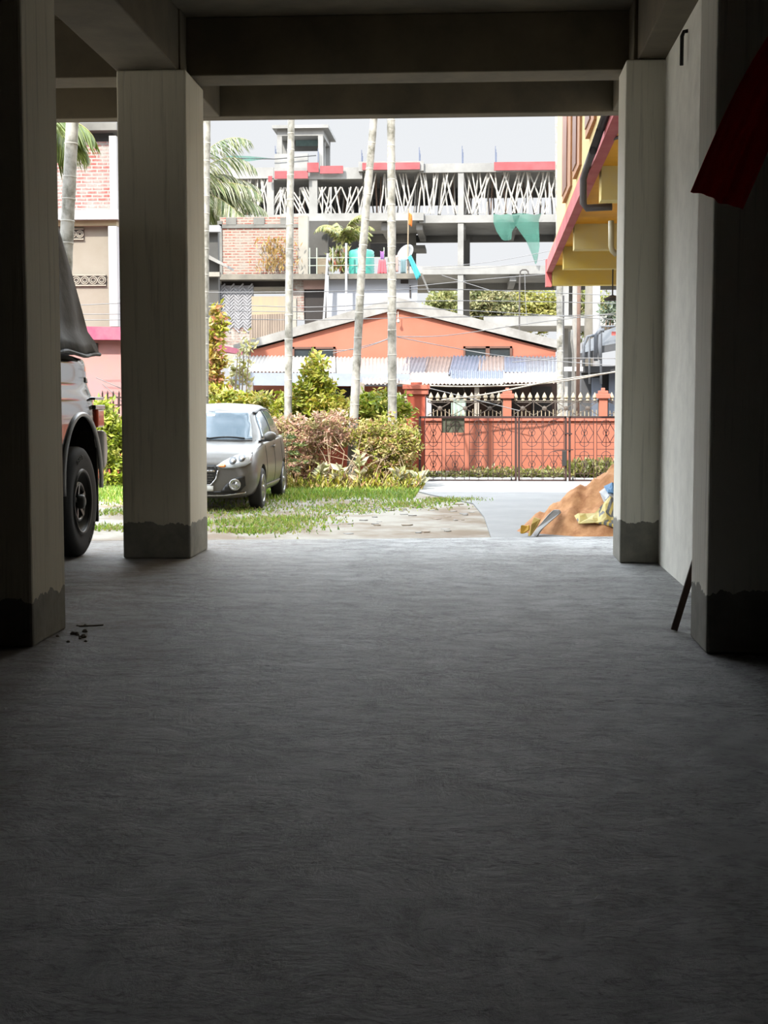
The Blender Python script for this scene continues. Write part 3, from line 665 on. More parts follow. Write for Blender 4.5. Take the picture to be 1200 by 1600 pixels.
while zz < Zb:
    x = X0; s = 1
    while x < X1 - .17:
        HB.bar((x, BY, zz), (x + .17, BY, zz + .17 * s), .055, .02, up=(0, 1, 0)); x += .17; s = -s
    zz += .12
HB.build('woven_strips', M('woven_strip', (172, 171, 175), .9, .1, 5), root)
part('plywood_panel', M('tan_plywood', (196, 172, 136), .8, .16, 1.5, stretch=(3, 1, .3), rgb2=(170, 160, 140)), [(393, 463, 447, 492)], BY - .02, .1)
b = corrugated((at(393, 492, BY - .1), at(447, 490, BY - .1), at(393, 535, BY - .12), at(447, 535, BY - .12)), .09, .02); b.build('corrugated_panel', M('rusty_pale_tin', (168, 150, 134), .8, .2, 1.5, stretch=(4, 1, .3)), root)
part('brick_infill', brick_mat('dull_brick', (150, 96, 84), (134, 86, 74), (150, 140, 130), .3, .1, .02, .5), [(345, 511, 396, 545), (450, 430, 475, 500)], BY + .03, .2)
part('plinth_band', PALEC, [(345, 545, 396, 560)], BY, .2)
part('white_panel', M('whitewashed_board', (186, 188, 196), .7, .03, 1), [(511, 434, 652, 520)], BY - .05, .2)
part('white_corner', PALEC, [(446, 466, 463, 520)], BY - .03, .2)
part('pink_lintel', M('dull_pink', (176, 142, 130), .85, .1, 2), [(474, 436, 513, 452)], BY - .02, .2)
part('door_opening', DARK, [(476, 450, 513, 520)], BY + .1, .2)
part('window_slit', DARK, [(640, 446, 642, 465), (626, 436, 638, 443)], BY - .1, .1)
part('side_post', M('blue_grey_post', (150, 156, 168), .8, .15, 3), [(330, 440, 343, 530)], BY - .2, .3)
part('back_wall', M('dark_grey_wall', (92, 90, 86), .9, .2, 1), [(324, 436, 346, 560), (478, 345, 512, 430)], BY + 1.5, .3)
b = MB()
for x, y0, y1 in ((506, 396, 500), (541, 380, 495), (512, 430, 500)):
    b.tube([at(x, y1, BY - .55), at(x + (6 if x == 506 else 0), y0, BY - .55)], .045, 6)
b.build('drain_pipe', M('white_pipe', (196, 196, 198), .5, .05, 3), root)
# terrace rail and things standing on the terrace
TY = BY - .3; TZ = at(560, 428, BY - .3).z
b = MB()
for x in (484, 495, 520, 560, 600, 616, 630): b.bar(Vector((at(x, 420, TY).x, TY, TZ)), Vector((at(x, 420, TY).x, TY, TZ + .95)), .035)
for y in (403, 415): b.bar(at(482, y, TY), at(634, y - 1, TY), .025)
b.build('terrace_rail', M('pale_green_rail', (176, 184, 168), .6, .1, 4), root)
c = at(565, 428, BY + .4); tk = empty('water_tank', (c.x, BY + .4, TZ), 'turquoise ribbed water tank on the brick terrace', 'tank')
b = MB(); pr = [(0, .0), (0, .46)]
for k in range(8): pr += [(.05 + k * .1, .48), (.08 + k * .1, .455)]
pr += [(.86, .47), (.92, .40), (.96, .2), (.96, 0)]
b.lathe((c.x, BY + .4, TZ), (0, 0, 1), pr, 28); b.build('tank_body', M('turquoise_plastic', (38, 158, 142), .5, .06, 2), tk, smooth=True)
b = MB(); b.lathe((c.x, BY + .4, TZ + .96), (0, 0, 1), [(0, .2), (.04, .2), (.06, .0)], 20); b.build('tank_lid', M('dark_teal', (18, 92, 86)), tk)
for x0, y0, x1, y1, mt, nm, lb, tp in ((594, 392, 600, 405, ('lilac_cloth', (168, 112, 186)), 'hanging_shirt', 'lilac garment drying by the turquoise water tank', .2), (592, 405, 602, 428, ('pink_cloth', (226, 100, 112)), 'hanging_cloth', 'pink cloth drying just below the lilac garment', -.5), (613, 398, 622, 425, ('peach_cloth', (226, 168, 158)), 'hanging_cloth', 'peach cloth drying beside the thickest palm trunk', 0), (626, 404, 634, 427, ('grey_cloth', (120, 150, 156)), 'hanging_cloth', 'grey teal cloth on the terrace rail under the dish', 0)):
    hang(x0, y0, x1, y1, TY - .1, nm, M(*mt, .85, .08, 4), lb, group='washing on the terrace', taper=tp)
b = MB(); rows = []
p0, p1, p2, p3 = at(637, 402, TY - .3), at(642, 398, TY - .3), at(651, 438, TY - .5), at(658, 430, TY - .5)
for j in range(11): rows.append([p0.lerp(p1, u / 6).lerp(p2.lerp(p3, u / 6), j / 10) + Vector((0, .05 * math.sin(u * 2 + j * .6), 0)) for u in range(7)])
b.grid(rows); o = b.build('hanging_cloth', M('cyan_cloth', (48, 168, 178), .8, .06, 4), loc=base_of(b), smooth=True); o.modifiers.new('thick', 'SOLIDIFY').thickness = .008; tag(o, 'cyan cloth blowing off the end of the terrace', 'cloth', 'washing on the terrace')
# bamboo screen, satellite dish, flag
b = MB(); frect(b, 494, 402, 512, 428, BY + .5, .1); single(b, 'bamboo_screen', M('brown_screen', (142, 128, 106), .9, .2, 4, stretch=(1, 1, 6)), 'brown woven screen at the left end of the brick terrace', 'screen')
ds = at(636, 398, BY + .2); root2 = empty('satellite_dish', (ds.x, BY + .2, TZ), 'grey satellite dish on the terrace under the orange flag', 'satellite dish')
b = MB(); b.lathe(ds, Vector((-.55, -.7, .45)), [(0, .0), (.02, .15), (.07, .27), (.13, .36), (.115, .37), (.05, .27), (-.01, .1), (-.015, 0)], 24); b.build('reflector', M('dish_grey', (158, 160, 160), .5, .05), root2, smooth=True)
b = MB(); b.tube([(ds.x + .06, BY + .25, TZ), (ds.x + .06, BY + .25, ds.z), ds], .03, 6); b.build('mast', M('galvanised', (150, 150, 150), .5), root2)
fp = at(637, 428, BY + .1); ft = at(638, 326, BY + .1); root2 = empty('flag', (fp.x, BY + .1, TZ), 'small orange flag on a bamboo pole above the terrace', 'flag')
b = MB(); b.tube([(fp.x, BY + .1, TZ), ft], .022, 6); b.build('flag_pole', M('bamboo_pole', (186, 160, 128), .7, .1, 5), root2)
b = MB(); rows = []
for j in range(8):
    v = j / 7; rows.append([at(637.5 + u * 1.35 * (1 - .25 * abs(v - .4)), 331 + v * 19 + u * .9, BY + .1) + Vector((0, .05 * math.sin(u * 1.4 + v * 2), 0)) for u in range(6)])
b.grid(rows); fo = b.build('flag_cloth', M('saffron_cloth', (244, 130, 20), .8, .05), root2, smooth=True); fo.modifiers.new('thick', 'SOLIDIFY').thickness = .006
# potted young palm on the terrace
def palm_thing(name, base, crown, r0, fr, label, cat='palm', group=None, trunk_mat=None, pot=None):
    root = empty(name, base, label, cat, group); base = Vector(base); crown = Vector(crown); t = MB(); pts = []; rr = []
    n = 10
    for k in range(n + 1):
        pts.append(base.lerp(crown, k / n) + Vector((.05 * math.sin(k * .5), 0, 0))); rr.append(r0 * (1 - .3 * k / n))
    t.tube(pts, rr, 8); t.build('trunk', trunk_mat or M('palm_trunk_brown', (150, 136, 116), .9, .2, 6, stretch=(1, 1, 6)), root, smooth=True)
    f = MB(); rc = MB()
    for (az, el, L, dr, pal, nn, wd) in fr: frond(f, crown, math.radians(az), math.radians(el), L, dr, pal, nn, wd, rc)
    f.build('fronds', leaf_mat('leaf'), root); rc.build('midribs', M('frond_midrib', (176, 170, 100), .7), root); return root
PG = [(150, 158, 74), (176, 178, 96), (120, 134, 58), (198, 190, 128)]; PG2 = [(112, 132, 64), (150, 160, 96), (88, 108, 52), (186, 188, 148), (206, 202, 176)]
tb = at(533, 428, BY + 1.2)
palm_thing('young_palm', (tb.x, BY + 1.2, TZ), at(535, 382, BY + 1.2), .08, [(rnd.uniform(0, 360), rnd.uniform(45, 84), rnd.uniform(1.2, 1.9), rnd.uniform(1.6, 2.6), PG, 26, .36) for _ in range(15)], 'young yellowish palm growing beside the turquoise water tank')
pl_ = MB()
for k in range(240):
    p = at(rnd.uniform(514, 545), rnd.uniform(392, 428), BY + rnd.uniform(.4, 1)); leaf(pl_, p, .3, shade(rnd.choice(PG + [(206, 120, 96), (190, 186, 170)])), .3, (rnd.gauss(0, .5), rnd.gauss(0, .4), 1))
r_ = empty('terrace_plants', (tb.x, BY + .7, TZ), 'straggly yellow potted plants at the foot of the young palm', 'plants'); tag(r_, kind='stuff'); pl_.build('foliage', leaf_mat('leaf'), r_)
pl_ = MB()
for k in range(260):
    x = 430 + rnd.gauss(0, 14); y = rnd.uniform(376, 428); p = at(x, y, BY - rnd.uniform(.15, .5)); leaf(pl_, p, .22, shade(rnd.choice([(206, 166, 84), (196, 150, 70), (216, 186, 120)])), .25, (rnd.gauss(0, .4), rnd.gauss(0, .3), 1))
r_ = empty('dry_weeds', (at(430, 428, BY).x, BY - .4, TZ), 'dry ochre weeds growing against the bare brick wall', 'weeds'); tag(r_, kind='stuff'); pl_.build('foliage', leaf_mat('leaf'), r_)

# ------------------------------------------------------------------ unfinished concrete frame building
KY = 80.0; KB = 86.5
root = empty('concrete_frame_building', (at(650, 560, KY).x, KY + 3, GZ), 'unfinished grey concrete frame building with red formwork on its top slab', 'building')
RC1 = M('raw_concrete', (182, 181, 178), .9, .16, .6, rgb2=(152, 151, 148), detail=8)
RCD = M('raw_concrete_shade', (146, 145, 143), .9, .15, .6)  # darker copy of the raw concrete, the frame's inner shade painted in
REDF = M('red_formwork', (158, 50, 58), .7, .2, .8, rgb2=(180, 84, 88))
def slab(x0, y0, x1, y1, Y0, Y1, nm='slab', mat=None):
    m = MB(); X0, Za, X1, Zb = RC(x0, y0, x1, y1, Y0); m.box(X0, Y0, Za, X1, Y1, Zb); return m.build(nm, mat or RC1, root)
slab(336, 262, 427.6, 279, KY, KB + .3, 'top_slab'); slab(428, 262, 566, 280, KY, KB + .3, 'top_slab'); slab(560, 252, 662, 267, KY - .2, KB + .3, 'top_slab'); slab(655, 254, 1010, 268, KY, KB + .3, 'top_slab')
for (a, b, c, d_) in ((429, 267, 481, 279), (480, 254, 498, 269), (500, 259, 536, 271), (566, 254, 656, 265), (772, 252, 1010, 265), (419, 275, 425, 284)):
    m = MB(); frect(m, a, b, c, d_, KY - .35, .12); m.build('formwork_panel', REDF, root)
slab(440, 333, 662, 345, KY - .2, KB, 'middle_slab'); slab(655, 335, 1010, 347, KY, KB, 'middle_slab'); slab(336, 336, 446, 346, KY, KB, 'middle_slab')
slab(628, 415, 1010, 428, KY, KB, 'lower_slab'); slab(756, 494, 1010, 509, KY - 3, KB - 3, 'landing_slab', RC1)
def zc(y, Y): return at(650, y, Y).z
m = MB()
for ya in (347, 428): 
    z = zc(ya, KY); X0 = at(560 if ya == 347 else 640, 400, KB).x; X1 = at(1010, 400, KB).x
    m.box(X0, KB - .3, z - .45, X1, KB, z)
    for xx in (600, 655, 722, 802, 880): 
        if ya == 428 and xx < 660: continue
        x = at(xx, 400, KY).x; m.box(x - .18, KY + .3, z - .4, x + .18, KB - .3, z)
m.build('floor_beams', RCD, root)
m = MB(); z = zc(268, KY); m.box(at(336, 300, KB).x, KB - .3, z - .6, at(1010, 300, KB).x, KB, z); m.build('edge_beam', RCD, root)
def col(x0, x1, y0, y1, Y, nm='column', mat=None):
    m = MB(); X0, Za, X1, Zb = RC(x0, y0, x1, y1, Y); Za = GZ if y1 >= 580 else Za; m.box(X0, Y, Za, X1, Y + (X1 - X0), Zb); m.build(nm, mat or RC1, root)
for x0, x1, y0, y1 in ((417, 428, 279, 425), (483, 496, 280, 430), (715, 724, 268, 600), (880, 889, 268, 600)): col(x0, x1, y0, y1, KY + .05)
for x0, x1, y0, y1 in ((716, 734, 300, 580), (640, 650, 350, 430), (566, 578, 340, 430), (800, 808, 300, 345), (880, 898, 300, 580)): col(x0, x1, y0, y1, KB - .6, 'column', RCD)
for q_ in ((490, 348, 640, 402, KB + 1, .2), (336, 286, 720, 322, KB - .05, .2), (336, 322, 560, 336, KB - .05, .2)): m = MB(); frect(m, *q_); m.build('back_wall', M('inside_shade_paint', (104, 104, 108), .9, .2, .8), root)  # added dark sheets paint the shaded inside of the frame
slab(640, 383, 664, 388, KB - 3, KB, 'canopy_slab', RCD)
# head room on the roof
b = MB(); HX0, Zt0, HX1, Zt1 = RC(425, 195, 513, 200, KY + 1); b.box(HX0, KY + 1, Zt0, HX1, KY + 5.5, Zt1); b.build('headroom_roof', RC1, root)
b = MB(); X0, Za, X1, Zb = RC(433, 200, 505, 212, KY + 1.3); b.box(X0, KY + 1.3, Za, X1, KY + 1.6, Zb); b.box(X1 - .4, KY + 1.61, Za, X1, KY + 4.89, Zb); b.box(X0, KY + 4.9, Za, X1, KY + 5.2, Zb); b.build('headroom_beam', RC1, root)
zr = zc(262, KY)
for x0, x1, Y in ((433, 441, KY + 1.3), (497, 505, KY + 1.3), (441, 448, KY + 4.9), (508, 516, KY + 4.9), (501, 508, KY + 3)):
    m = MB(); X0, Za, X1, Zb = RC(x0, 210, x1, 262, Y); m.box(X0, Y + .01, zr - .02, X1 - .015, Y + .27, Za * 0 + at(x0, 211, Y).z); m.build('headroom_column', RC1, root)
m = MB(); frect(m, 429, 240, 481, 263, KY + .9, .3); m.build('parapet_wall', RC1, root)
m = MB(); frect(m, 455, 212, 498, 236, KY + 4.8, .1); m.build('stair_wall', RCD, root)
m = MB(); frect(m, 462, 219, 497, 228, KY + 4.7, .05); m.build('window_gap', M('pale_teal_sheet', (150, 180, 180)), root)
# bamboo props
BAMB = [M('bamboo_prop', (212, 207, 198), .8, .12, 3), M('bamboo_prop_brown', (150, 122, 104), .8, .12, 3)]
NP = 0
for k in range(170):
    x = 370 + (880 - 370) * (k + rnd.uniform(-.6, .6)) / 170
    if 416 < x < 430 or 712 < x < 724: x += 9
    Y = KY + rnd.choice((.15, .2, .25, .3, .4, .5, 1.4, 2.6, 4.0)); lean = rnd.choice((-9, -7, -4, 0, 4, 7, 9, 12, -12)) if Y < KY + .5 else rnd.uniform(-4, 4)
    zt = zc(281 if 428 < x < 566 else 268, KY) - (.28 if 428 < x < 566 else .0); zb = zc(334, KY) + .0
    xt = at(x + lean, 300, Y).x; xb = at(x - lean, 300, Y).x
    b = MB(); b.tube([(xb, Y, zb + .02), ((xb + xt) / 2 + rnd.gauss(0, .04), Y, (zb + zt) / 2), (xt, Y, zt - .04)], .045, 6)
    o = single(b, 'bamboo_prop', BAMB[0] if Y < KY + 1 else BAMB[rnd.random() < .5], 'thin bamboo prop holding up the unfinished top slab', 'bamboo prop', 'bamboo props under the top slab')
for k, (x, y) in enumerate(((655, 230), (722, 228), (774, 228), (565, 234), (430, 228), (497, 232))):
    b = MB(); 
    for q in range(3): b.tube([at(x + q * .8, 262, KY + 1 + q * .2), at(x + q * .9, y + q * 5, KY + 1 + q * .2)], .02, 4)
    b.build('starter_bars', M('blue_grey_rebar', (112, 122, 148), .6), root)
# green safety nets
NET = M('green_safety_net', (66, 132, 116), .9, .12, 1.5, alpha=.72)
def net(rows_px, Y, lb, wob=.12):
    m = MB(); m.grid([[at(x, y, Y - .3 + wob * math.sin(i * 1.7 + j * 1.1)) for i, (x, y) in enumerate(r)] for j, r in enumerate(rows_px)])
    return single(m, 'safety_net', NET, lb, 'net', 'green safety nets', smooth=True)
net([[(771, 334), (782, 336), (793, 334), (804, 337), (812, 336)], [(771, 348), (781, 350), (790, 352), (800, 352), (808, 350)], [(776, 362), (784, 366), (792, 368), (798, 366), (800, 362)], [(784, 374), (788, 376), (792, 376), (796, 375), (799, 374)]], KY, 'green net bundled below the slab edge, left of the long hanging one')
net([[(800, 335), (812, 333), (824, 334), (836, 336), (846, 333)], [(804, 350), (814, 350), (824, 348), (834, 346), (842, 344)], [(812, 362), (820, 364), (828, 362), (836, 358), (842, 356)], [(822, 376), (828, 378), (834, 378), (840, 377), (843, 376)], [(827, 388), (831, 390), (835, 390), (840, 389), (843, 385)], [(832, 400), (834, 402), (837, 402), (840, 400), (841, 398)], [(836, 412), (837, 413), (838, 412), (838, 411), (839, 410)]], KY, 'long green net hanging to a point below the slab edge')
net([[(349, 244), (370, 243), (390, 244), (410, 246), (430, 248)], [(349, 250), (370, 252), (390, 252), (410, 249), (430, 249)]], KY + 1, 'teal net strip stretched above the roof beside the head room', .05)
b = MB(); b.tube([at(349, 247, KY + .7), at(430, 248.5, KY + .7), at(494, 243, KY + .7)], .03, 5); single(b, 'net_rope', M('wire_grey', (70, 70, 72)), 'rope that carries the teal net strip above the roof', 'rope')
for x in (349, 366): 
    b = MB(); b.tube([(at(x, 300, KY + .72).x, KY + .72, zr), at(x, 240, KY + .72)], .03, 5); single(b, 'net_pole', M('galvanised', (150, 150, 150), .5), 'thin pole on the roof holding the teal net strip', 'pole', 'poles of the teal net')

KOUT = 0.53 
# ------------------------------------------------------------------ distant trees
TREE = [(132, 134, 84), (156, 152, 104), (112, 118, 70), (176, 170, 120)]
for k, (x0, x1, yt, yb, pal, lb) in enumerate([(668, 716, 462, 520, [(134, 142, 80), (160, 160, 96)], 'small green tree left of the tall concrete column'), (735, 800, 452, 520, TREE, 'broad pale olive tree right of the tall concrete column'), (790, 866, 462, 520, [(170, 166, 74), (150, 150, 70), (186, 178, 100)], 'yellowish green tree below the yellow soffit'), (862, 960, 462, 530, TREE + [(150, 160, 70)], 'pale tree behind the poles and the dark awnings')]):
    Y = 104 + k * 3; X0, Za, X1, Zb = RC(x0, yt, x1, yb, Y); cx = (X0 + X1) / 2; hw = (X1 - X0) / 2 * 1.1; Zb += .5; h = Zb - Za
    bl = [((cx, Y, Zb - h * .5), (hw, 1.6, h * .5)), ((cx - hw * .4, Y, Zb - h * .45), (hw * .6, 1.5, h * .36)), ((cx + hw * .45, Y, Zb - h * .6), (hw * .55, 1.5, h * .4))]
    shrub('tree', bl, .42, pal, lb, 'tree', 'distant trees', 60, base=(cx, Y, GZ), nstem=4)
KOUT = 0.37 
# ------------------------------------------------------------------ palm trunks in the yard
TRK = M('areca_bark', (208, 206, 199), .85, .25, 7, .3, lo=.42, hi=.68, rgb2=(128, 126, 114), stretch=(1, 1, .8), detail=9)
RING = M('areca_ring', (222, 220, 212), .85, .1, 8)
def areca(pxs, Y, w, lb, h=8.5, ybase=GZ, group='slim areca palms'):
    """pxs: pixel points from the bottom up that the trunk passes through"""
    P = [at(x, y, Y) for x, y in pxs]; b = P[0]; d0 = (P[1] - P[0]) / (P[1].z - P[0].z); foot = b + d0 * (ybase - b.z)
    d1 = (P[-1] - P[-2]) / (P[-1].z - P[-2].z); top = P[-1] + d1 * (h - P[-1].z)
    pts = [foot] + [p for p in P if p.z > ybase + .1] + [top]
    fine = []; tot = 60
    for k in range(tot + 1):
        z = ybase + (h - ybase) * k / tot
        for a, c in zip(pts[:-1], pts[1:]):
            if a.z - 1e-6 <= z <= c.z + 1e-6:
                fine.append(a.lerp(c, (z - a.z) / max(c.z - a.z, 1e-6))); break
    root = empty('areca_palm', foot, lb, 'palm', group)
    t = MB(); rr = [w * .5 * (1.12 - .28 * k / tot) * (1 + .05 * rnd.uniform(-1, 1)) for k in range(len(fine))]; t.tube(fine, rr, 12); n0 = len(t.f)
    k = 3
    while k < len(fine) - 1:
        p = fine[k]; d = (fine[k + 1] - fine[k - 1]).normalized(); t.lathe(p, d, [(-.012, rr[k] * .98), (0, rr[k] * 1.1), (.014, rr[k] * .98)], 12); k += rnd.choice((2, 3, 3))
    o = t.build('trunk', TRK, root, smooth=True); o.data.materials.append(RING); o.data.polygons.foreach_set('material_index', [0] * n0 + [1] * (len(t.f) - n0))
    f = MB(); rc = MB(); cr = fine[-1]
    for q in range(7): frond(f, cr, q * .9 + rnd.random() * .4, rnd.uniform(.5, 1.2), 1.9, 1.3, [(96, 128, 52), (124, 150, 66)], 16, .5, rc)
    f.build('fronds', leaf_mat('leaf'), root); rc.build('midribs', M('frond_midrib', (176, 170, 100)), root)
    return root
areca([(450, 640), (452, 430), (455, 187)], 26.2, .14, 'slim areca palm rising behind the pinkish shrub, left of the leaning one')
areca([(553, 650), (566, 400), (584, 187)], 25.6, .145, 'leaning areca palm rising from the middle of the shrubs')
areca([(613, 650), (612, 400), (611, 187)], 25.9, .155, 'straight areca palm rising from the green shrub by the gate pillar')
areca([(319, 620), (320, 400), (323, 187)], 24.6, .15, 'pale areca palm just right of the pillar beside the silver car')
areca([(100, 470), (104, 380), (113, 190)], 19.5, .19, 'thick ringed areca palm between the two left pillars')
areca([(876, 650), (875, 560), (874, 450)], 30.6, .13, 'mossy areca palm behind the spear railing above the narrow gate leaf', h=10)

# ------------------------------------------------------------------ coconut palms
c1 = at(292, 300, 58)
palm_thing('coconut_palm', (c1.x - .3, 58, GZ), c1, .2,
  [(az, el, L, dr, PG2, 44, 1.15) for az, el, L, dr in ((0, 62, 3.6, 2.2), (-15, 74, 4.0, 2.0), (10, 30, 3.2, 1.3), (-10, 20, 3.4, 1.2), (15, 8, 3.5, 1.0), (-30, -5, 3.4, 1.0), (30, 15, 3.2, 1.2), (-60, 10, 3.0, 1.3), (60, 20, 3, 1.6), (100, 30, 3, 1.5), (150, 20, 3, 1.5), (200, 25, 3, 1.6), (250, 10, 3, 1.4), (300, 40, 3, 1.6), (0, -30, 2.0, .7), (40, -20, 2.2, .8), (-5, -10, 3.2, .8), (5, 46, 2.4, 1.6))],
  'coconut palm with long drooping fronds behind the pillar beside the silver car')
c2 = at(52, 196, 26)
palm_thing('coconut_palm', (c2.x - .4, 26, GZ), c2, .18,
  [(az, el, L, dr, [(130, 150, 60), (160, 176, 84), (104, 124, 48)], 36, .7) for az, el, L, dr in ((0, 20, 1.3, 1.6), (-25, -5, 1.25, 1.4), (25, 5, 1.2, 1.5), (-60, 20, 1.6, 1.5), (70, 20, 1.6, 1.5), (120, 30, 1.6, 1.5), (180, 20, 1.6, 1.5), (240, 20, 1.6, 1.5), (5, -35, 1.2, .9))],
  'coconut palm whose fronds reach past the thick ringed areca palm')

KOUT = 0.63 
# ------------------------------------------------------------------ shrubs in front of the compound wall
YG = [(150, 160, 40), (176, 178, 58), (126, 140, 34), (192, 184, 84), (168, 150, 52)]
PK = [(196, 150, 128), (208, 168, 144), (176, 132, 108), (170, 160, 104), (216, 182, 160), (182, 168, 116)]
OL = [(170, 164, 76), (190, 180, 98), (146, 146, 62), (204, 188, 130), (182, 144, 104)]
def E(x, y, Y, rx, ry, rz=None):
    """blob given by pixel centre and pixel radii"""
    s = Y / F; c = at(x, y, Y); return ((c.x, c.y, c.z), (rx * s, (rz or min(rx * s, .5)), ry * s))
shrub('shrub', [E(490, 640, 26.8, 52, 52), E(492, 590, 26.8, 22, 34), E(520, 655, 26.7, 40, 40), E(450, 660, 26.7, 34, 34)], .13, YG, 'tall peaked yellow green shrub behind the left areca palm', group='shrubs along the compound wall', density=520, base=(at(490, 700, 26.8).x, 26.8, GZ))
shrub('shrub', [E(470, 690, 25.3, 52, 40), E(440, 670, 25.3, 26, 26), E(520, 672, 25.3, 36, 34), E(470, 730, 25.2, 44, 16, .3)], .075, PK, 'pinkish brown shrub beside the rear of the silver car', group='shrubs along the compound wall', density=900, base=(at(475, 700, 25.3).x, 25.3, GZ), nstem=12)
shrub('shrub', [E(612, 690, 25.2, 42, 42), E(580, 680, 25.2, 30, 32), E(634, 690, 25.1, 22, 36), E(600, 732, 25.2, 42, 16, .3)], .075, OL + [(150, 164, 48)], 'olive green shrub left of the stout gate pillar', group='shrubs along the compound wall', density=900, base=(at(612, 700, 25.2).x, 25.2, GZ), nstem=12)
shrub('shrub', [E(590, 634, 26.6, 40, 22), E(570, 640, 26.6, 28, 22), E(624, 640, 26.6, 20, 20)], .12, [(138, 158, 40), (164, 176, 56), (118, 136, 36), (176, 168, 72)], 'bright green shrub between the leaning and the straight areca palms', group='shrubs along the compound wall', density=520, base=(at(590, 700, 26.6).x, 26.6, GZ))
shrub('shrub', [E(400, 640, 26.5, 50, 30), E(350, 632, 26.4, 36, 30), E(420, 668, 26.3, 30, 40), E(370, 660, 26.4, 40, 30)], .12, YG + [(200, 190, 120)], 'yellow green hedge shrub behind the silver car', group='shrubs along the compound wall', density=520, base=(at(390, 700, 26.5).x, 26.5, GZ))
shrub('shrub', [E(333, 510, 27.0, 13, 34), E(332, 560, 27.0, 15, 34), E(334, 600, 27.0, 17, 30)], .14, [(158, 160, 44), (186, 160, 60), (140, 140, 40), (196, 172, 96), (190, 130, 96)], 'tall narrow yellowish creeper bush just right of the pillar by the silver car', group='shrubs along the compound wall', density=520, base=(at(333, 700, 27).x, 27.0, GZ))
shrub('shrub', [E(378, 560, 27.8, 20, 46), E(372, 590, 27.8, 24, 26), E(388, 530, 27.8, 8, 26)], .13, [(176, 174, 110), (150, 150, 80), (196, 190, 140)], 'sparse pale leafy sapling at the left end of the lean-to roof', group='shrubs along the compound wall', density=70, base=(at(378, 700, 27.8).x, 27.1, GZ), nstem=7)
shrub('shrub', [E(170, 690, 25.0, 26, 70), E(160, 660, 25.0, 20, 46), E(190, 700, 25.1, 30, 60), E(130, 690, 25.1, 30, 60)], .12, [(150, 168, 40), (176, 188, 60), (128, 146, 36), (196, 200, 96)], 'bright yellow green bush seen between the black vehicle and the pillar', group='shrubs along the compound wall', density=520, base=(at(170, 700, 25).x, 25, GZ), nstem=8)
# tiered sapling behind the car
sb = at(447, 740, 24.4); root = empty('tiered_sapling', (sb.x, 24.4, GZ), 'small dark green sapling with tiered branches behind the silver car', 'sapling')
b = MB(); b.tube([(sb.x, 24.4, GZ), (sb.x + .02, 24.4, at(447, 676, 24.4).z)], [.016, .006], 6); b.build('stem', M('bark', (120, 100, 78)), root)
f = MB()
for y, r in ((682, .14), (692, .34), (706, .26), (718, .36), (732, .22)):
    z = at(447, y, 24.4).z
    for k in range(130):
        a = rnd.uniform(0, 6.28); q = r * rnd.random() ** .6; leaf(f, (sb.x + q * math.cos(a), 24.4 + q * math.sin(a), z + rnd.gauss(0, .018) - q * .1), .07, shade(rnd.choice([(98, 112, 52), (124, 132, 66), (80, 98, 46)])), .4, (math.cos(a), math.sin(a), rnd.gauss(0, .25)))
f.build('foliage', leaf_mat('leaf'), root)
# broad pale leaved plants
for k, (x, y0, y1, lb) in enumerate([(500, 752, 725, 'broad leaved plant left of the orange gap in the shrubs'), (530, 752, 728, 'broad leaved plant in front of the orange gap in the shrubs'), (561, 740, 705, 'upright broad leaved plant at the foot of the leaning areca palm'), (622, 752, 736, 'low broad leaved plant at the foot of the straight areca palm'), (652, 754, 738, 'low dry plant at the foot of the stout gate pillar')]):
    p = at(x, y0, 24.8); root = empty('broadleaf_plant', (p.x, 24.8, GZ), lb, 'plant', 'broad leaved plants below the shrubs'); f = MB(); h = at(x, y1, 24.8).z - GZ
    st = MB(); st.tube([(p.x, 24.8, GZ), (p.x + .02, 24.8, GZ + h * .9)], .01, 5); st.build('stem', M('green_stem', (130, 140, 70)), root)
    for q in range(26):
        t = rnd.uniform(.25, 1); a = q * 2.4; leaf(f, (p.x + .02 * t, 24.8, GZ + h * t * .9), rnd.uniform(.16, .26), shade(rnd.choice([(196, 196, 160), (176, 180, 120), (212, 206, 180)])), .42, (math.cos(a), math.sin(a), rnd.uniform(.1, .9)))
    f.build('foliage', leaf_mat('leaf', .35), root)
# undergrowth along the foot of the shrubs
ub = MB()
for _ in range(3600):
    x = at(rnd.uniform(425, 660), 740, 24.9).x; y = rnd.uniform(24.5, 26.6); leaf(ub, (x, y, GZ + abs(rnd.gauss(0, .1))), rnd.uniform(.06, .16), shade(rnd.choice(YG + OL)), .3, (rnd.gauss(0, .5), rnd.gauss(0, .4), 1))
tag(ub.build('undergrowth', leaf_mat('leaf'), loc=(-2.5, 25.4, GZ)), 'mixed green undergrowth along the foot of the shrubs', 'undergrowth', kind='stuff')
# bare twigs
for k in range(26):
    p = at(rnd.uniform(500, 650), 752, rnd.uniform(24.7, 25.2)); e = at(p.x * 0 + rnd.uniform(490, 650), rnd.uniform(660, 720), p.y); b = MB(); m_ = (p + e) / 2 + Vector((rnd.uniform(-.2, .2), 0, .1)); b.tube([(p.x, p.y, GZ), m_, e], [.008, .006, .003], 5)
    single(b, 'bare_twig', M('pale_twig', (176, 156, 130), .9), 'thin bare twig standing among the shrubs', 'twig', 'bare twigs among the shrubs')

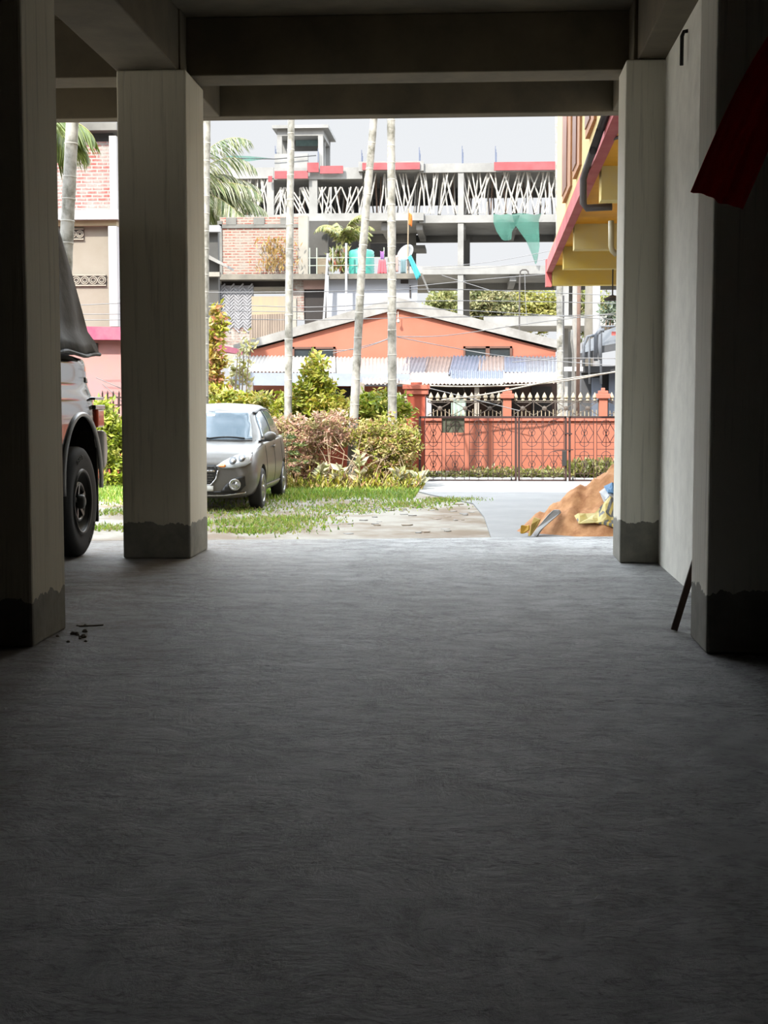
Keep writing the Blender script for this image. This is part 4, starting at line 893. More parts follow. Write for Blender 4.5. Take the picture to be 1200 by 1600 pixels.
# ------------------------------------------------------------------ yellow neighbouring building on the right
KOUT = 0.8
YEL = M('yellow_wall_paint', (186, 164, 112), .85, .06, .8)
YEL2 = M('yellow_soffit_paint', (226, 184, 52), .8, .14, 1.2, rgb2=(214, 166, 28))
YEL3 = M('deep_yellow_soffit', (222, 158, 20), .8, .15, 1.2)
YELB = M('yellow_beam_paint', (214, 190, 92), .85, .16, .9, rgb2=(196, 184, 140))
REDB = M('red_band_paint', (158, 62, 66), .8, .2, 2, rgb2=(178, 96, 94))
root = empty('yellow_building', (3.0, 17.5, GZ), 'yellow building with a red banded ribbed overhang behind the slim pale pillar', 'building')
zb = 3.03
b = MB(); b.prism([(1.153, 10.95, zb + .39), (1.334, 23.4, zb + .39), (5.2, 23.4, zb + .39), (5.2, 10.95, zb + .39)], (0, 0, 9)); b.build('upper_wall', YEL, root)
def edgeX(y): return 1.104 + .184 * (y - 10.58) / 14.26
b = MB(); b.prism([(edgeX(10.95), 10.95, zb + .33), (edgeX(24.93), 24.93, zb + .33), (5.2, 24.93, zb + .33), (5.2, 10.95, zb + .33)], (0, 0, .2)); b.build('overhang_slab', YEL3, root)
b = MB(); b.prism([(edgeX(10.95) - .04, 10.95, zb + .22), (edgeX(10.95) + .06, 10.95, zb + .22), (edgeX(24.75) + .06, 24.75, zb + .22), (edgeX(24.75) - .04, 24.75, zb + .22)], (0, 0, .2)); b.box(edgeX(24.84) - .05, 24.75, zb - .02, edgeX(24.84) + .05, 24.96, zb + .45); b.build('red_edge_band', REDB, root)
for k, y in enumerate((24.84, 21.8, 19.04, 14.44, 11.4)):
    b = MB(); b.box(edgeX(y) + (.1 if k else .06), y - .16, zb, 5.1, y + .1, zb + .34); b.build('soffit_beam', YELB if k < 4 else REDB, root)
b = MB(); b.box(4.7, 11.1, GZ, 5.1, 24.6, zb + .38); b.build('inner_wall', YEL, root)
for (xa, xb, yb_, nm) in ((877, 889, 312, 0), (893, 903, 278, 0), (912, 925, 214, 0)):
    wx = lambda p: next(1.153 + .181 * (q - 10.95) / 12.45 for q in [x_ * .02 for x_ in range(500, 1400)] if 740 + (1.153 + .181 * (q - 10.95) / 12.45) * F / q < p); Xw = wx(xb); Ya = Xw * F / (xb - 740); Yb_ = Xw * F / (xa - 740); zs = EYE.z + (625 - yb_) * (Ya * .5 + Yb_ * .5) / F
    f = MB(); f.box(Xw - .03, Ya, zs, Xw + .08, Yb_, zs + 2.2); w_ = f.build('window', M('brown_shutter', (150, 104, 70), .7, .2, 4, stretch=(1, 6, 1)), root); p = MB(); p.box(Xw - .045, Ya + (Yb_ - Ya) * .35, zs + .08, Xw, Yb_ - .1, zs + 2.1); p.build('pane', M('brown_pane', (112, 70, 52), .4, .2, 3), w_)
# pipe and cables on the overhang
pp = [(x, y, Y * .92) for x, y, Y in ((962, 168, 12.4), (950, 200, 13.2), (938, 235, 13.1), (926, 262, 15.2), (921, 280, 15.3), (921, 318, 15.3), (926, 325, 15.3), (966, 323, 15.3))]
b = MB(); b.tube([at(x, y, Y) - Vector((.06, 0, 0)) for x, y, Y in pp], .035, 8); single(b, 'drain_pipe', M('dark_pipe', (72, 66, 66), .5, .2, 5), 'dark bent pipe running down the red banded overhang', 'pipe', smooth=True)
b = MB(); b.tube([at(955, 345, 14.7), at(955, 385, 14.7), at(957, 392, 14.7), at(964, 398, 14.7)], .03, 8); single(b, 'wall_pipe', M('grey_pvc', (160, 150, 120), .5), 'short grey pipe hooked below the yellow beams', 'pipe', smooth=True)
for (a, c) in (((937, 219), (975, 196)), ((936, 222), (975, 212))):
    b = MB(); b.tube([at(a[0], a[1], 13.1), at(956, (a[1] + c[1]) / 2 + 1, 12.4), at(c[0], c[1], 11.8)], .016, 5); single(b, 'iron_rod', M('black_iron', (22, 20, 20)), 'black rod sticking out from the red edge of the overhang', 'rod', 'rods on the yellow overhang')

KOUT = 0.37 
# ------------------------------------------------------------------ dark shed with pipes and awnings on the far right
SY = 37.0
GRYD = M('dark_grey_shed', (78, 80, 84), .8, .2, 1.5); TARP = M('grey_awning', (70, 72, 76), .7, .2, 1.5)
root = empty('awning_shed', (at(935, 640, SY).x, SY + 1, GZ), 'dark grey shed with awnings and pipes below the yellow overhang', 'shed')
b = MB(); frect(b, 908, 575, 985, 690, SY + .6, 3); b.build('shed_wall', GRYD, root)
b = MB(); frect(b, 925, 590, 940, 690, SY + .3, .3); frect(b, 951, 572, 985, 690, SY + .35, .3); b.build('blue_grey_panel', M('blue_grey_panel', (100, 110, 128), .7, .15, 2), root)
for q in (((920, 534), (934, 530), (905, 556), (928, 551)), ((940, 522), (985, 506), (936, 545), (985, 536))):
    tl, tr = at(*q[0], SY + .6), at(*q[1], SY + .6); bl, br = at(*q[2], SY - .6), at(*q[3], SY - .6); b = MB(); b.prism([tl, tr, br, bl], (0, 0, .06)); b.build('awning', TARP, root)
    b = MB(); b.prism([bl, br, br - Vector((0, 0, .12)), bl - Vector((0, 0, .12))], (0, .03, 0)); b.build('awning_valance', GRYD, root)
b = MB(); X0, Za, X1, Zb = RC(956, 518, 964, 524, SY - .65); b.box(X0, SY - .62, Za, X1, SY - .55, Zb); b.build('red_mark', M('faded_red_mark', (206, 96, 88), .8), root)
b = MB(); frect(b, 911, 572, 985, 582, SY - .2, .9); b.build('dark_fascia', M('charcoal', (52, 52, 56), .8, .2, 2), root)
b = MB(); frect(b, 880, 573, 911, 580, SY - 2.2, .1); b.build('white_board', M('white_board', (214, 214, 214), .6, .05), root)
for pts_, r in (([(912, 572), (912, 540), (918, 526), (928, 524)], .06), ([(931, 564), (931, 524), (938, 516), (944, 516)], .09), ([(921, 600), (921, 524), (927, 526)], .045), ([(939, 600), (939, 510), (960, 510)], .05), ([(938, 562), (936, 540), (937, 522)], .07)):
    b = MB(); b.tube([at(x, y, SY - .75) for x, y in pts_], r * .6, 8); b.build('shed_pipe', M('dull_shed_pipe', (112, 117, 126)), root, smooth=True)
for (x0, y0, x1, y1, Y, w_, mt, lb, nm) in ((902, 690, 905, 440, 33, .045, ('rusty_pole', (142, 112, 98)), 'thin rusty pole right of the mossy areca palm', 'pole'), (898, 690, 899, 440, 35, .07, ('pale_pole', (186, 182, 176)), 'pale pole just left of the thin rusty pole', 'pole'), (879, 690, 880, 462, 31, .025, ('dark_pole', (86, 80, 76)), 'thin dark pole touching the mossy areca palm in the view', 'pole'), (918, 690, 924, 440, 47, .2, ('leaning_trunk', (138, 132, 120)), 'thick leaning grey trunk behind the dark shed', 'trunk'), (932, 690, 932, 440, 44, .12, ('white_pipe', (196, 196, 198)), 'white vertical pipe behind the dark awnings', 'pipe'), (896, 552, 894, 515, 31.5, .03, ('pale_cable', (196, 190, 180)), 'pale cable end standing beside the thin rusty pole', 'cable')):
    b = MB(); a = at(x0, y0, Y); c = at(x1, y1, Y)
    if y0 == 690: a = a + (c - a) * ((GZ - a.z) / (c.z - a.z)); c = c + (c - a).normalized() * (4 if Y > 32 else 0)
    if y0 == 552: 
        z_ = at(895, 605, Y); b.tube([Vector((z_.x, Y, GZ)), z_, at(896, 570, Y), a, at(893.5, 532, Y), c], w_, 8)
    else: b.tube([a, c], w_, 10)
    single(b, nm, M(*mt, .8, .15, 4), lb, nm, smooth=True)
b = MB(); q = at(957, 467, 21.8); b.lathe(q, (0, 0, 1), [(-.03, .0), (-.028, .11), (0, .145), (.035, .07), (.06, .015)], 16); b.tube([q + Vector((0, 0, .05)), (q.x, 21.8, zb + .02)], .012, 6); single(b, 'hanging_lamp', M('dark_pole', (86, 80, 76)), 'dark dish shaped lamp hanging below the yellow overhang', 'lamp')
f = shrub('plant', [E(952, 492, 39, 12, 14), E(958, 478, 39, 8, 10)], .16, [(98, 116, 88), (124, 140, 110), (80, 96, 74)], 'dark green plant above the dark awnings', 'plant', density=160, base=(at(955, 520, 39).x, 39, at(955, 515, 39).z))

# ------------------------------------------------------------------ left neighbours, seen between the left pillars
LY = 34.0
root = empty('stucco_building', (at(130, 640, LY).x, LY + 2, GZ), 'pale stucco building with a bare brick upper floor between the left pillars', 'building')
part('stucco_wall', M('beige_stucco', (170, 162, 148), .9, .1, .8, rgb2=(158, 148, 132)), [(30, 343, 182, 640)], LY + .1, .3)
part('brick_storey', brick_mat('pink_washed_brick', (188, 90, 82), (172, 84, 76), (186, 176, 170), .26, .085, .02, .5, (186, 180, 174)), [(30, 222, 173, 330)], LY, .3)
part('floor_band', M('white_band_paint', (206, 204, 204), .8, .05, 1), [(30, 328, 184, 343)], LY - .25, .6)
part('beige_ledge', M('beige_ledge', (178, 160, 126), .9, .1, 1), [(30, 343, 182, 353)], LY - .1, .3)
part('roof_slab', GREYC, [(30, 192, 182, 204)], LY - .3, 4)
part('roof_shadow_gap', M('shadow_band_paint', (80, 78, 80), .9, .2, 2), [(30, 204, 176, 222)], LY + .1, .4)  # dark strip paints the shadow below the roof slab
part('white_column', M('white_column_paint', (196, 194, 192), .85, .08, 1), [(171, 212, 182, 330)], LY - .2, .4)
part('white_column', M('white_column_paint', (196, 194, 192)), [(170, 353, 183, 510)], LY - .15, .4)
def jali(x0, y0, x1, y1, n, Y):
    X0, Za, X1, Zb = RC(x0, y0, x1, y1, Y); b = MB(); b.box(X0, Y - .005, Za, X1, Y + .03, Zb); v = b.build('vent_block', M('vent_dark', (88, 82, 74), .9, .2, 4), root)
    g = MB(); s = (X1 - X0) / n; zc_ = (Za + Zb) / 2
    for k in range(n):
        cx = X0 + (k + .5) * s
        for r in (.46, .26): g.tube([(cx + r * s * math.cos(a * .5236), Y - .015, zc_ + r * s * .95 * math.sin(a * .5236)) for a in range(13)], .014, 5)
    for z in (Za, Zb): g.bar((X0, Y - .015, z), (X1, Y - .015, z), .03)
    g.build('vent_tracery', M('vent_pale', (182, 174, 158), .9), v)
jali(84, 358, 131, 374, 4, LY + .07); jali(113, 430, 166, 446, 4, LY + .07)
PY = 31.5
root = empty('pink_house', (at(150, 640, PY).x, PY + 1, GZ), 'low pink house with a magenta roof edge left of the silver car', 'house')
part('house_wall', M('pink_house_paint', (214, 158, 160), .85, .1, .7, rgb2=(224, 164, 148)), [(20, 530, 330, 690)], PY, .3)
b = MB(); pts = []
b.prism([at(20, 508, PY - .3), at(190, 511, PY - .3), at(350, 540, PY - .3), at(350, 549, PY - .3), at(190, 531, PY - .3), at(20, 530, PY - .3)], (0, 2.5, 0)); b.build('roof_edge', M('magenta_paint', (206, 62, 112), .8, .25, 2, rgb2=(220, 120, 140)), root)
b = MB(); X0, Za, X1, Zb = RC(140, 536, 153, 547, PY - .02); b.box(X0, PY - .03, Za, X1, PY, Zb); b.build('vent_block', M('vent_dark', (88, 82, 74)), root)
# small spiked iron fence before the pink house
fp0 = at(140, 622, 26.5); rt = empty('spiked_fence', (fp0.x, 27.0, .52), 'rusty spiked fence on the wall behind the bright yellow green bush', 'fence')
b = MB(); b.bar(at(120, 622, 27.3), at(192, 621, 27.3), .03); b.build('rail', IRON, rt)
for x in (160, 168, 177, 186): b = MB(); b.tube([at(x, 650, 27.3), at(x, 614, 27.3), at(x, 610, 27.3)], [.018, .018, .003], 6); b.build('spike', IRON, rt)
# grey low roof between palm and brick block
rt = empty('tin_shed', (at(330, 640, 47).x, 47.5, GZ), 'small shed with a sloping board roof left of the bare brick block', 'shed')
for nm, rr_, mt in (('white_gutter', (300, 352, 343, 362), 'white_pipe'), ('dark_wall', (300, 362, 342, 702), 'dark_grey_wall')):
    b = MB(); frect(b, *rr_, 47 if nm == 'white_gutter' else 47.3, .3); b.build(nm, _mats[mt], rt)
b = MB(); b.prism([at(308, 388, 46.8), at(356, 415, 46.8), at(356, 419, 46.8), at(308, 396, 46.8)], (0, 1.2, 0)); b.build('sloping_roof', M('weathered_pale_roof', (184, 182, 178)), rt)
part('shed_band', PALEC, [(300, 425, 343, 432)], 46.9, .3, rt)

# ------------------------------------------------------------------ overhead wires
WIRE = M('pale_wire', (150, 150, 152))
wires = [([(250, 457), (480, 456), (700, 452), (970, 462)], 30.2), ([(250, 470), (480, 480), (680, 470), (970, 474)], 30.4), ([(250, 484), (480, 487), (660, 482), (970, 500)], 30.6), ([(250, 496), (480, 500), (660, 496), (970, 492)], 30.8), ([(80, 478), (140, 476), (300, 468)], 30.0), ([(80, 488), (140, 491), (300, 489)], 30.0), ([(80, 497), (140, 500), (300, 498)], 30.0),
  ([(622, 527), (700, 542), (800, 558), (970, 572)], 30.0), ([(618, 526), (700, 524), (830, 505), (970, 488)], 30.0), ([(520, 552), (580, 538), (612, 527)], 30.0), ([(500, 548), (560, 545), (612, 528)], 30.1),
  ([(600, 598), (720, 604), (860, 598), (970, 579)], 30.0), ([(690, 625), (760, 616), (860, 596), (970, 580)], 29.0), ([(800, 566), (880, 560), (970, 560)], 30.6), ([(640, 448), (760, 436), (860, 428)], 40), ([(660, 418), (760, 410), (860, 392)], 42), ([(660, 420), (760, 418), (860, 404)], 42), ([(690, 430), (770, 455)], 41), ([(820, 424), (821, 470), (824, 508)], 44), ([(660, 604), (725, 620), (812, 642)], 29.2), ([(160, 600), (185, 622), (200, 640)], 28.4), ([(150, 590), (185, 605), (200, 612)], 28.4)]
for k, (pts_, Y) in enumerate(wires):
    ye = lambda x, y_: 30.3 if x in (250, 970) else (25.95 if y_ in (526, 527, 528) else Y)
    P = [at(x, y, ye(x, y)) for x, y in pts_]; fine = []
    for a in range(len(P) - 1):
        p0, p1, p2, p3 = P[max(a - 1, 0)], P[a], P[a + 1], P[min(a + 2, len(P) - 1)]
        for q in range(6):
            t = q / 6; fine.append(.5 * ((2 * p1) + (p2 - p0) * t + (2 * p0 - 5 * p1 + 4 * p2 - p3) * t * t + (3 * p1 - p0 - 3 * p2 + p3) * t ** 3))
    fine.append(P[-1]); b = MB(); b.tube(fine, .009 if k not in (11, 12) else .016, 5)
    lbs = {11: 'pale service cable hanging across the lean-to roof edge', 12: 'pale service cable slanting up from the spear railing', 18: 'dark cable hanging down before the distant trees', 19: 'thin cable slanting down across the spear railing'}
    o = single(b, 'overhead_wire', M('pale_service_cable', (206, 196, 180)) if k in (11, 12) else WIRE, lbs.get(k, 'thin grey overhead wire strung across the street'), 'wire', 'overhead wires')
for px_, lb in ((250, 'wooden street pole hidden behind the pillar beside the silver car'), (971, 'wooden street pole hidden behind the slim pale pillar')):
    q = at(px_, 620, 30.3); b = MB(); b.tube([(q.x, 30.3, GZ), (at(px_, 440, 30.3).x, 30.3, 4.6)], [.11, .085], 10); single(b, 'street_pole', M('rusty_pole', (142, 112, 98)), lb, 'pole', smooth=True)
hk = MB(); hk.tube([at(812, 440, 50), at(813, 424, 50), at(816, 421.5, 50), at(822, 421.5, 50), at(825, 424, 50), at(825.5, 428, 50)], .03, 6)
hk.tube([Vector((at(812, 440, 50).x, 50, GZ)), at(812, 440, 50)], .03, 6)
single(hk, 'hooked_pole', M('dark_pole', (86, 80, 76)), 'thin dark pole with a hooked top before the lower slab', 'pole')

KOUT = 0.48
# ------------------------------------------------------------------ sand heap with bags
sc0 = at(985, 800, 17.3); cx, cy = sc0.x + .12, 17.2; H = 1.02
SAND = M('brown_sand', (222, 164, 112), .95, .2, 6, 1.0, rgb2=(170, 112, 66), detail=10)
def sand_z(x, y):
    dx, dy = (x - cx) / 1.42, (y - cy) / 1.25; r = math.hypot(dx, dy); a = math.atan2(dy, dx)
    rr = r * (1 + .06 * math.sin(3 * a + 1) + .04 * math.sin(7 * a)); h = H * max(0, 1 - rr) ** .95
    return GZ + h + (.045 * math.sin(9 * x + 5 * y) * math.sin(7 * y - 4 * x) + .03 * math.sin(19 * x + 9 * y + 3) * math.sin(15 * y - 6 * x) + .02 * math.sin(37 * x - 13 * y)) * min(1, h * 5) - .012
m = MB(); m.grid([[(cx + 1.6 * (i / 60 * 2 - 1), cy + 1.5 * (j / 60 * 2 - 1), sand_z(cx + 1.6 * (i / 60 * 2 - 1), cy + 1.5 * (j / 60 * 2 - 1))) for i in range(61)] for j in range(61)])
single(m, 'sand_heap', SAND, 'brown sand heap beside the slim pale pillar outside', 'sand', smooth=True, kind='thing')
def drape(outline, mat, name, lb, lift=.03, cat='bag', rough=.025, group='sacks on the sand heap'):
    """sheet whose outline is traced over the heap's near slope, laid on the sand with creases"""
    pts = []
    for px_, py_ in outline:
        d = ray(px_, py_); t = 12.0; hit = None
        while t < 22:
            p = EYE + d * t; s = max(sand_z(p.x, p.y), GZ + .02)
            if p.z <= s: hit = p; break
            t += .02
        pts.append(hit if hit is not None else EYE + d * 17)
    c2 = [Vector((p.x, p.y)) for p in pts]; xs = [p.x for p in c2]; ys = [p.y for p in c2]; n = len(c2)
    extra = []; s = .05; x = min(xs)
    def inside(q):
        r = False
        for i in range(n):
            a, b2 = c2[i], c2[(i + 1) % n]
            if (a.y > q.y) != (b2.y > q.y) and q.x < (b2.x - a.x) * (q.y - a.y) / (b2.y - a.y) + a.x: r = not r
        return r
    while x < max(xs):
        y = min(ys)
        while y < max(ys):
            q = Vector((x + rnd.uniform(-.01, .01), y + rnd.uniform(-.01, .01)))
            if inside(q): extra.append(q)
            y += s
        x += s
    vs_, es_, fs_ = geometry.delaunay_2d_cdt(c2 + extra, [(i, (i + 1) % n) for i in range(n)], [list(range(n))], 1, 1e-4)[:3]
    m = MB(); m.v = [(v.x, v.y, max(sand_z(v.x, v.y), GZ + .02) + lift + rough * math.sin(14 * v.x + 9 * v.y) + rough * .7 * math.sin(23 * v.y - 11 * v.x)) for v in vs_]; m.f = [tuple(f_) for f_ in fs_]; m.c = [None] * len(m.f)
    o = single(m, name, mat, lb, cat, group, smooth=False); q = o.modifiers.new('thick', 'SOLIDIFY'); q.thickness = .012; return o
def print_mat():
    m = M('printed_yellow_sack', (214, 200, 132), .6, .15, 3, rgb2=(222, 186, 70)); t = m.node_tree; b = t.nodes['Principled BSDF']; src = b.inputs['Base Color'].links[0].from_socket
    g = N(t, 'ShaderNodeTexCoord'); mp = N(t, 'ShaderNodeMapping', Rotation=(0, 0, .6), Scale=(1, 1, 1)); wv = N(t, 'ShaderNodeTexBrick', Color1=(0, 0, 0, 1), Color2=(0, 0, 0, 1), Mortar=(1, 1, 1, 1)); wv.inputs['Scale'].default_value = 1; wv.inputs['Brick Width'].default_value = .06; wv.inputs['Row Height'].default_value = .16; wv.inputs['Mortar Size'].default_value = .018
    nz = N(t, 'ShaderNodeTexNoise', Scale=3.0); gt = N(t, 'ShaderNodeMath', operation='GREATER_THAN'); gt.inputs[1].default_value = .5; ml = N(t, 'ShaderNodeMath', operation='MULTIPLY'); mx = N(t, 'ShaderNodeMixRGB'); mx.inputs['Color2'].default_value = lin((104, 104, 100))
    t.links.new(g.outputs['Object'], mp.inputs[0]); t.links.new(mp.outputs[0], wv.inputs['Vector']); t.links.new(g.outputs['Object'], nz.inputs['Vector']); t.links.new(nz.outputs['Fac'], gt.inputs[0]); t.links.new(gt.outputs[0], ml.inputs[0]); t.links.new(wv.outputs['Fac'], ml.inputs[1]); t.links.new(ml.outputs[0], mx.inputs['Fac']); t.links.new(src, mx.inputs['Color1']); t.links.new(mx.outputs[0], b.inputs['Base Color'])
    return m
drape([(898, 820), (905, 828), (930, 828), (975, 836), (990, 812), (975, 790), (945, 793), (930, 804), (915, 812)], print_mat(), 'printed_sack', 'yellow printed sack spread on the near side of the sand heap', .05)
drape([(936, 783), (946, 790), (975, 786), (990, 772), (975, 765), (950, 772)], M('white_sack', (214, 216, 218), .6, .06, 5), 'plastic_sack', 'white and blue sack lying above the yellow printed sack', .07)
drape([(943, 781), (950, 785), (972, 783), (980, 775), (966, 772), (950, 776)], M('blue_sack_print', (96, 148, 192), .6, .1, 5), 'blue_patch', 'blue torn piece on the white sack', .11)
def crumple(poly, Y, mat, name, lb, th=.05, cat='bag'):
    P = [at(x, y, Y + dy) for x, y, dy in poly]; m = MB(); m.prism(P, (.02, th, .0)); return single(m, name, mat, lb, cat, 'sacks on the sand heap', bevel=.012)
crumple([(832, 834, 0), (838, 826, .1), (856, 804, .25), (864, 797, .3), (873, 797, .35), (876, 802, .3), (862, 812, .15), (846, 828, 0), (838, 840, -.1)], 16.3, M('grey_tarp', (150, 148, 144), .6, .2, 5), 'grey_tarp', 'grey folded tarpaulin piece at the left foot of the sand heap', .1)
crumple([(824, 838, 0), (830, 820, 0), (833, 808, .1), (844, 812, .1), (838, 822, 0), (828, 838, -.05)], 16.2, M('yellow_sack', (206, 176, 92), .6, .2, 6), 'yellow_sack', 'folded yellow sack flap left of the grey tarpaulin piece', .06)
crumple([(812, 834, 0), (814, 820, 0), (820, 822, .05), (826, 820, .05), (826, 828, 0), (818, 834, 0)], 16.2, M('orange_yellow_sack', (222, 170, 28), .6, .1, 6), 'yellow_rag', 'small orange yellow rag at the far left foot of the sand heap', .05)
crumple([(870, 808, .2), (872, 804, .25), (882, 799, .3), (885, 801, .3), (880, 806, .22), (872, 809, .2)], 16.5, M('orange_yellow_sack', (222, 170, 28)), 'yellow_rag', 'small orange yellow rag at the upper end of the grey tarpaulin piece', .05)
# ------------------------------------------------------------------ vehicles
KOUT = 0.63 
RUB = M('tyre_rubber', (24, 23, 22), .75, .2, 20); BLK = M('black_trim', (16, 16, 17), .5, .1); CHR = M('chrome_trim', (206, 206, 208), .15, .03, metal=1.0); ALLOY = M('alloy_silver', (176, 176, 180), .3, .05, metal=.85)
def cat(ys, vals, y):
    ys = list(ys)
    if y <= ys[0]: return vals[0]
    if y >= ys[-1]: return vals[-1]
    i = max(k for k in range(len(ys) - 1) if ys[k] <= y); t = (y - ys[i]) / (ys[i + 1] - ys[i]); h = ys[i + 1] - ys[i]
    def tan(k):
        if k == 0: return (vals[1] - vals[0]) / (ys[1] - ys[0])
        if k == len(ys) - 1: return (vals[-1] - vals[-2]) / (ys[-1] - ys[-2])
        a = (vals[k] - vals[k - 1]) / (ys[k] - ys[k - 1]); b = (vals[k + 1] - vals[k]) / (ys[k + 1] - ys[k])
        return 0 if a * b <= 0 else 2 * a * b / (a + b)
    m0, m1 = tan(i), tan(i + 1)
    return (2 * t ** 3 - 3 * t * t + 1) * vals[i] + (t ** 3 - 2 * t * t + t) * h * m0 + (-2 * t ** 3 + 3 * t * t) * vals[i + 1] + (t ** 3 - t * t) * h * m1
def loft(sections):
    """closed symmetric body from half sections (list of (x, y, z), first and last on the centre plane)"""
    m = MB(); rows = []
    for s in sections: rows.append(list(s) + [(-x, y, z) for x, y, z in reversed(s[1:-1])])
    n = len(rows[0])
    for r in rows: m.v += r
    for k in range(len(rows) - 1):
        for j in range(n):
            a = k * n + j; b = k * n + (j + 1) % n; m.f.append((a, b, b + n, a + n)); m.c.append(None)
    m.f.append(tuple(range(n))); m.f.append(tuple((len(rows) - 1) * n + j for j in reversed(range(n)))); m.c += [None, None]
    return m
def smooth_half(pts, per=4):
    """round a half section: quadratic smoothing of the control polygon"""
    P = [Vector(p) for p in pts]; out = [P[0]]
    for k in range(1, len(P) - 1):
        a = P[k].lerp(P[k - 1], .38); c = P[k].lerp(P[k + 1], .38)
        for q in range(per): t = q / (per - 1); out.append(a.lerp(P[k], t).lerp(P[k].lerp(c, t), t))
    out.append(P[-1]); return [tuple(p) for p in out]
def apply_bool(o, cutters):
    for c in cutters:
        md = o.modifiers.new('cut', 'BOOLEAN'); md.operation = 'DIFFERENCE'; md.solver = 'EXACT'; md.object = c
    dg = bpy.context.evaluated_depsgraph_get(); me = bpy.data.meshes.new_from_object(o.evaluated_get(dg)); o.modifiers.clear(); o.data = me
    for c in cutters: bpy.data.objects.remove(c)
def smooth_by_angle(o, deg=38):
    bm = bmesh.new(); bm.from_mesh(o.data)
    for f in bm.faces: f.smooth = True
    for e in bm.edges:
        if len(e.link_faces) == 2 and e.calc_face_angle(0) > math.radians(deg): e.smooth = False
    bm.to_mesh(o.data); bm.free()
def patch(bvh, outline, axis, start, name, mat, parent, off=.006, thick=.012, res=.06, label=None, fallback=None):
    """panel whose outline is given in the plane across `axis` and which lies on the body surface"""
    ax = Vector(axis)
    def to3(u, v): return Vector((u, start, v)) if abs(ax.y) > .5 else (Vector((start, u, v)) if abs(ax.x) > .5 else Vector((u, v, start)))
    pts = []
    n = len(outline)
    for i in range(n):
        a, b = Vector(outline[i]), Vector(outline[(i + 1) % n]); k = max(1, int((b - a).length / res))
        for q in range(k): pts.append(a.lerp(b, q / k))
    def inside(q):
        r = False
        for i in range(n):
            a, b = outline[i], outline[(i + 1) % n]
            if (a[1] > q.y) != (b[1] > q.y) and q.x < (b[0] - a[0]) * (q.y - a[1]) / (b[1] - a[1]) + a[0]: r = not r
        return r
    us = [p.x for p in pts]; vs_ = [p.y for p in pts]; ext = []; x = min(us) + res / 2
    while x < max(us):
        y = min(vs_) + res / 2
        while y < max(vs_):
            q = Vector((x, y))
            if inside(q) and min((q - p).length for p in pts) > res * .4: ext.append(q)
            y += res
        x += res
    V, _, Fc = geometry.delaunay_2d_cdt(pts + ext, [(i, (i + 1) % len(pts)) for i in range(len(pts))], [list(range(len(pts)))], 1, 1e-5)[:3]
    out = []; last = None
    for v in V:
        o3 = to3(v.x, v.y); loc, nor, _, _ = bvh.ray_cast(o3, ax)
        if loc is None: loc = last if last is not None else o3; nor = -ax
        else: last = loc.copy()
        if nor.dot(ax) > 0: nor = -nor
        out.append(loc - ax * off)
    m = MB(); m.v = [tuple(p) for p in out]; m.f = [tuple(f) for f in Fc]; m.c = [None] * len(m.f)
    o = m.build(name, mat, parent, local=True, smooth=True, label=label); s = o.modifiers.new('thick', 'SOLIDIFY'); s.thickness = thick; s.offset = 0
    return o
def bvh_of(mb_or_objs):
    V = []; P = []
    for o in mb_or_objs:
        k = len(V); V += [v.co.copy() for v in o.data.vertices]; P += [tuple(k + i for i in p.vertices) for p in o.data.polygons]
    return BVHTree.FromPolygons(V, P)

# ---- silver hatchback
CARP = M('metallic_taupe_silver', (106, 103, 99), .3, .04, 30, metal=.2, coat=.12, spec=.35)
CGL = bpy.data.materials.new('car_glass'); CGL.use_nodes = True; _b = CGL.node_tree.nodes['Principled BSDF']; _b.inputs['Base Color'].default_value = lin((62, 88, 106)); _b.inputs['Roughness'].default_value = .16; _b.inputs['Specular IOR Level'].default_value = .6; _b.inputs['Coat Weight'].default_value = .15; _b.inputs['Coat Roughness'].default_value = .02
CLEAR = M('lamp_lens', (178, 184, 190), .12, .05, 20, coat=1.0); AMB = M('amber_lamp', (226, 132, 40), .2, .05, coat=1.0)
CARX, CARY = -3.93, 19.72
car = empty('hatchback_car', (CARX, CARY, GZ), 'silver grey hatchback car parked on the grass, half hidden by the pillar', 'car', rz=math.radians(0.6))
ys = [0, .05, .16, .36, .8, 1.1, 1.6, 2.6, 3.2, 3.55, 3.75, 3.84]
wb = [.48, .60, .70, .77, .80, .80, .80, .80, .79, .75, .66, .55]; wm = [.56, .70, .79, .845, .865, .868, .862, .862, .872, .84, .75, .64]
wl_ = [.50, .60, .70, .76, .795, .81, .82, .82, .81, .78, .71, .62]; zb_ = [.27, .22, .19, .18, .18, .18, .18, .18, .2, .26, .32, .42]
zl = [.62, .70, .78, .85, .925, .95, .965, .985, 1.01, 1.02, .98, .9]; zt = [.66, .745, .83, .90, .965, .995, 1.0, 1.0, 1.03, 1.03, .99, .91]
secs = []
for k in range(49):
    y = 3.84 * (k / 48); y = 3.84 * (.5 - .5 * math.cos(math.pi * k / 48)) * .5 + y * .5
    a, b, c, d, e, f_ = (cat(ys, q, y) for q in (wb, wm, wl_, zb_, zl, zt)); m_ = (d + e) / 2
    secs.append(smooth_half([(0, y, d), (a * .8, y, d), (a, y, d + .06), (b * .99, y, d + .22), (b, y, m_ + .06), (b * .975, y, e - .13), (c + (b - c) * .35, y, e - .03), (c, y, e), (c * .6, y, f_ - .012), (0, y, f_)]))
body = loft(secs).build('body', CARP, car, local=True)
WY = (.80, 3.22)
cuts = []
for wy in WY:
    for sx_ in (-1, 1):
        cm = MB(); cm.lathe((sx_ * .56, wy, .31), (sx_, 0, 0), [(0, 0), (0, .345), (.5, .345), (.5, 0)], 40); cuts.append(cm.build('cut', BLK, car, local=True))
cb_ = MB(); 
apply_bool(body, cuts); smooth_by_angle(body, 40)
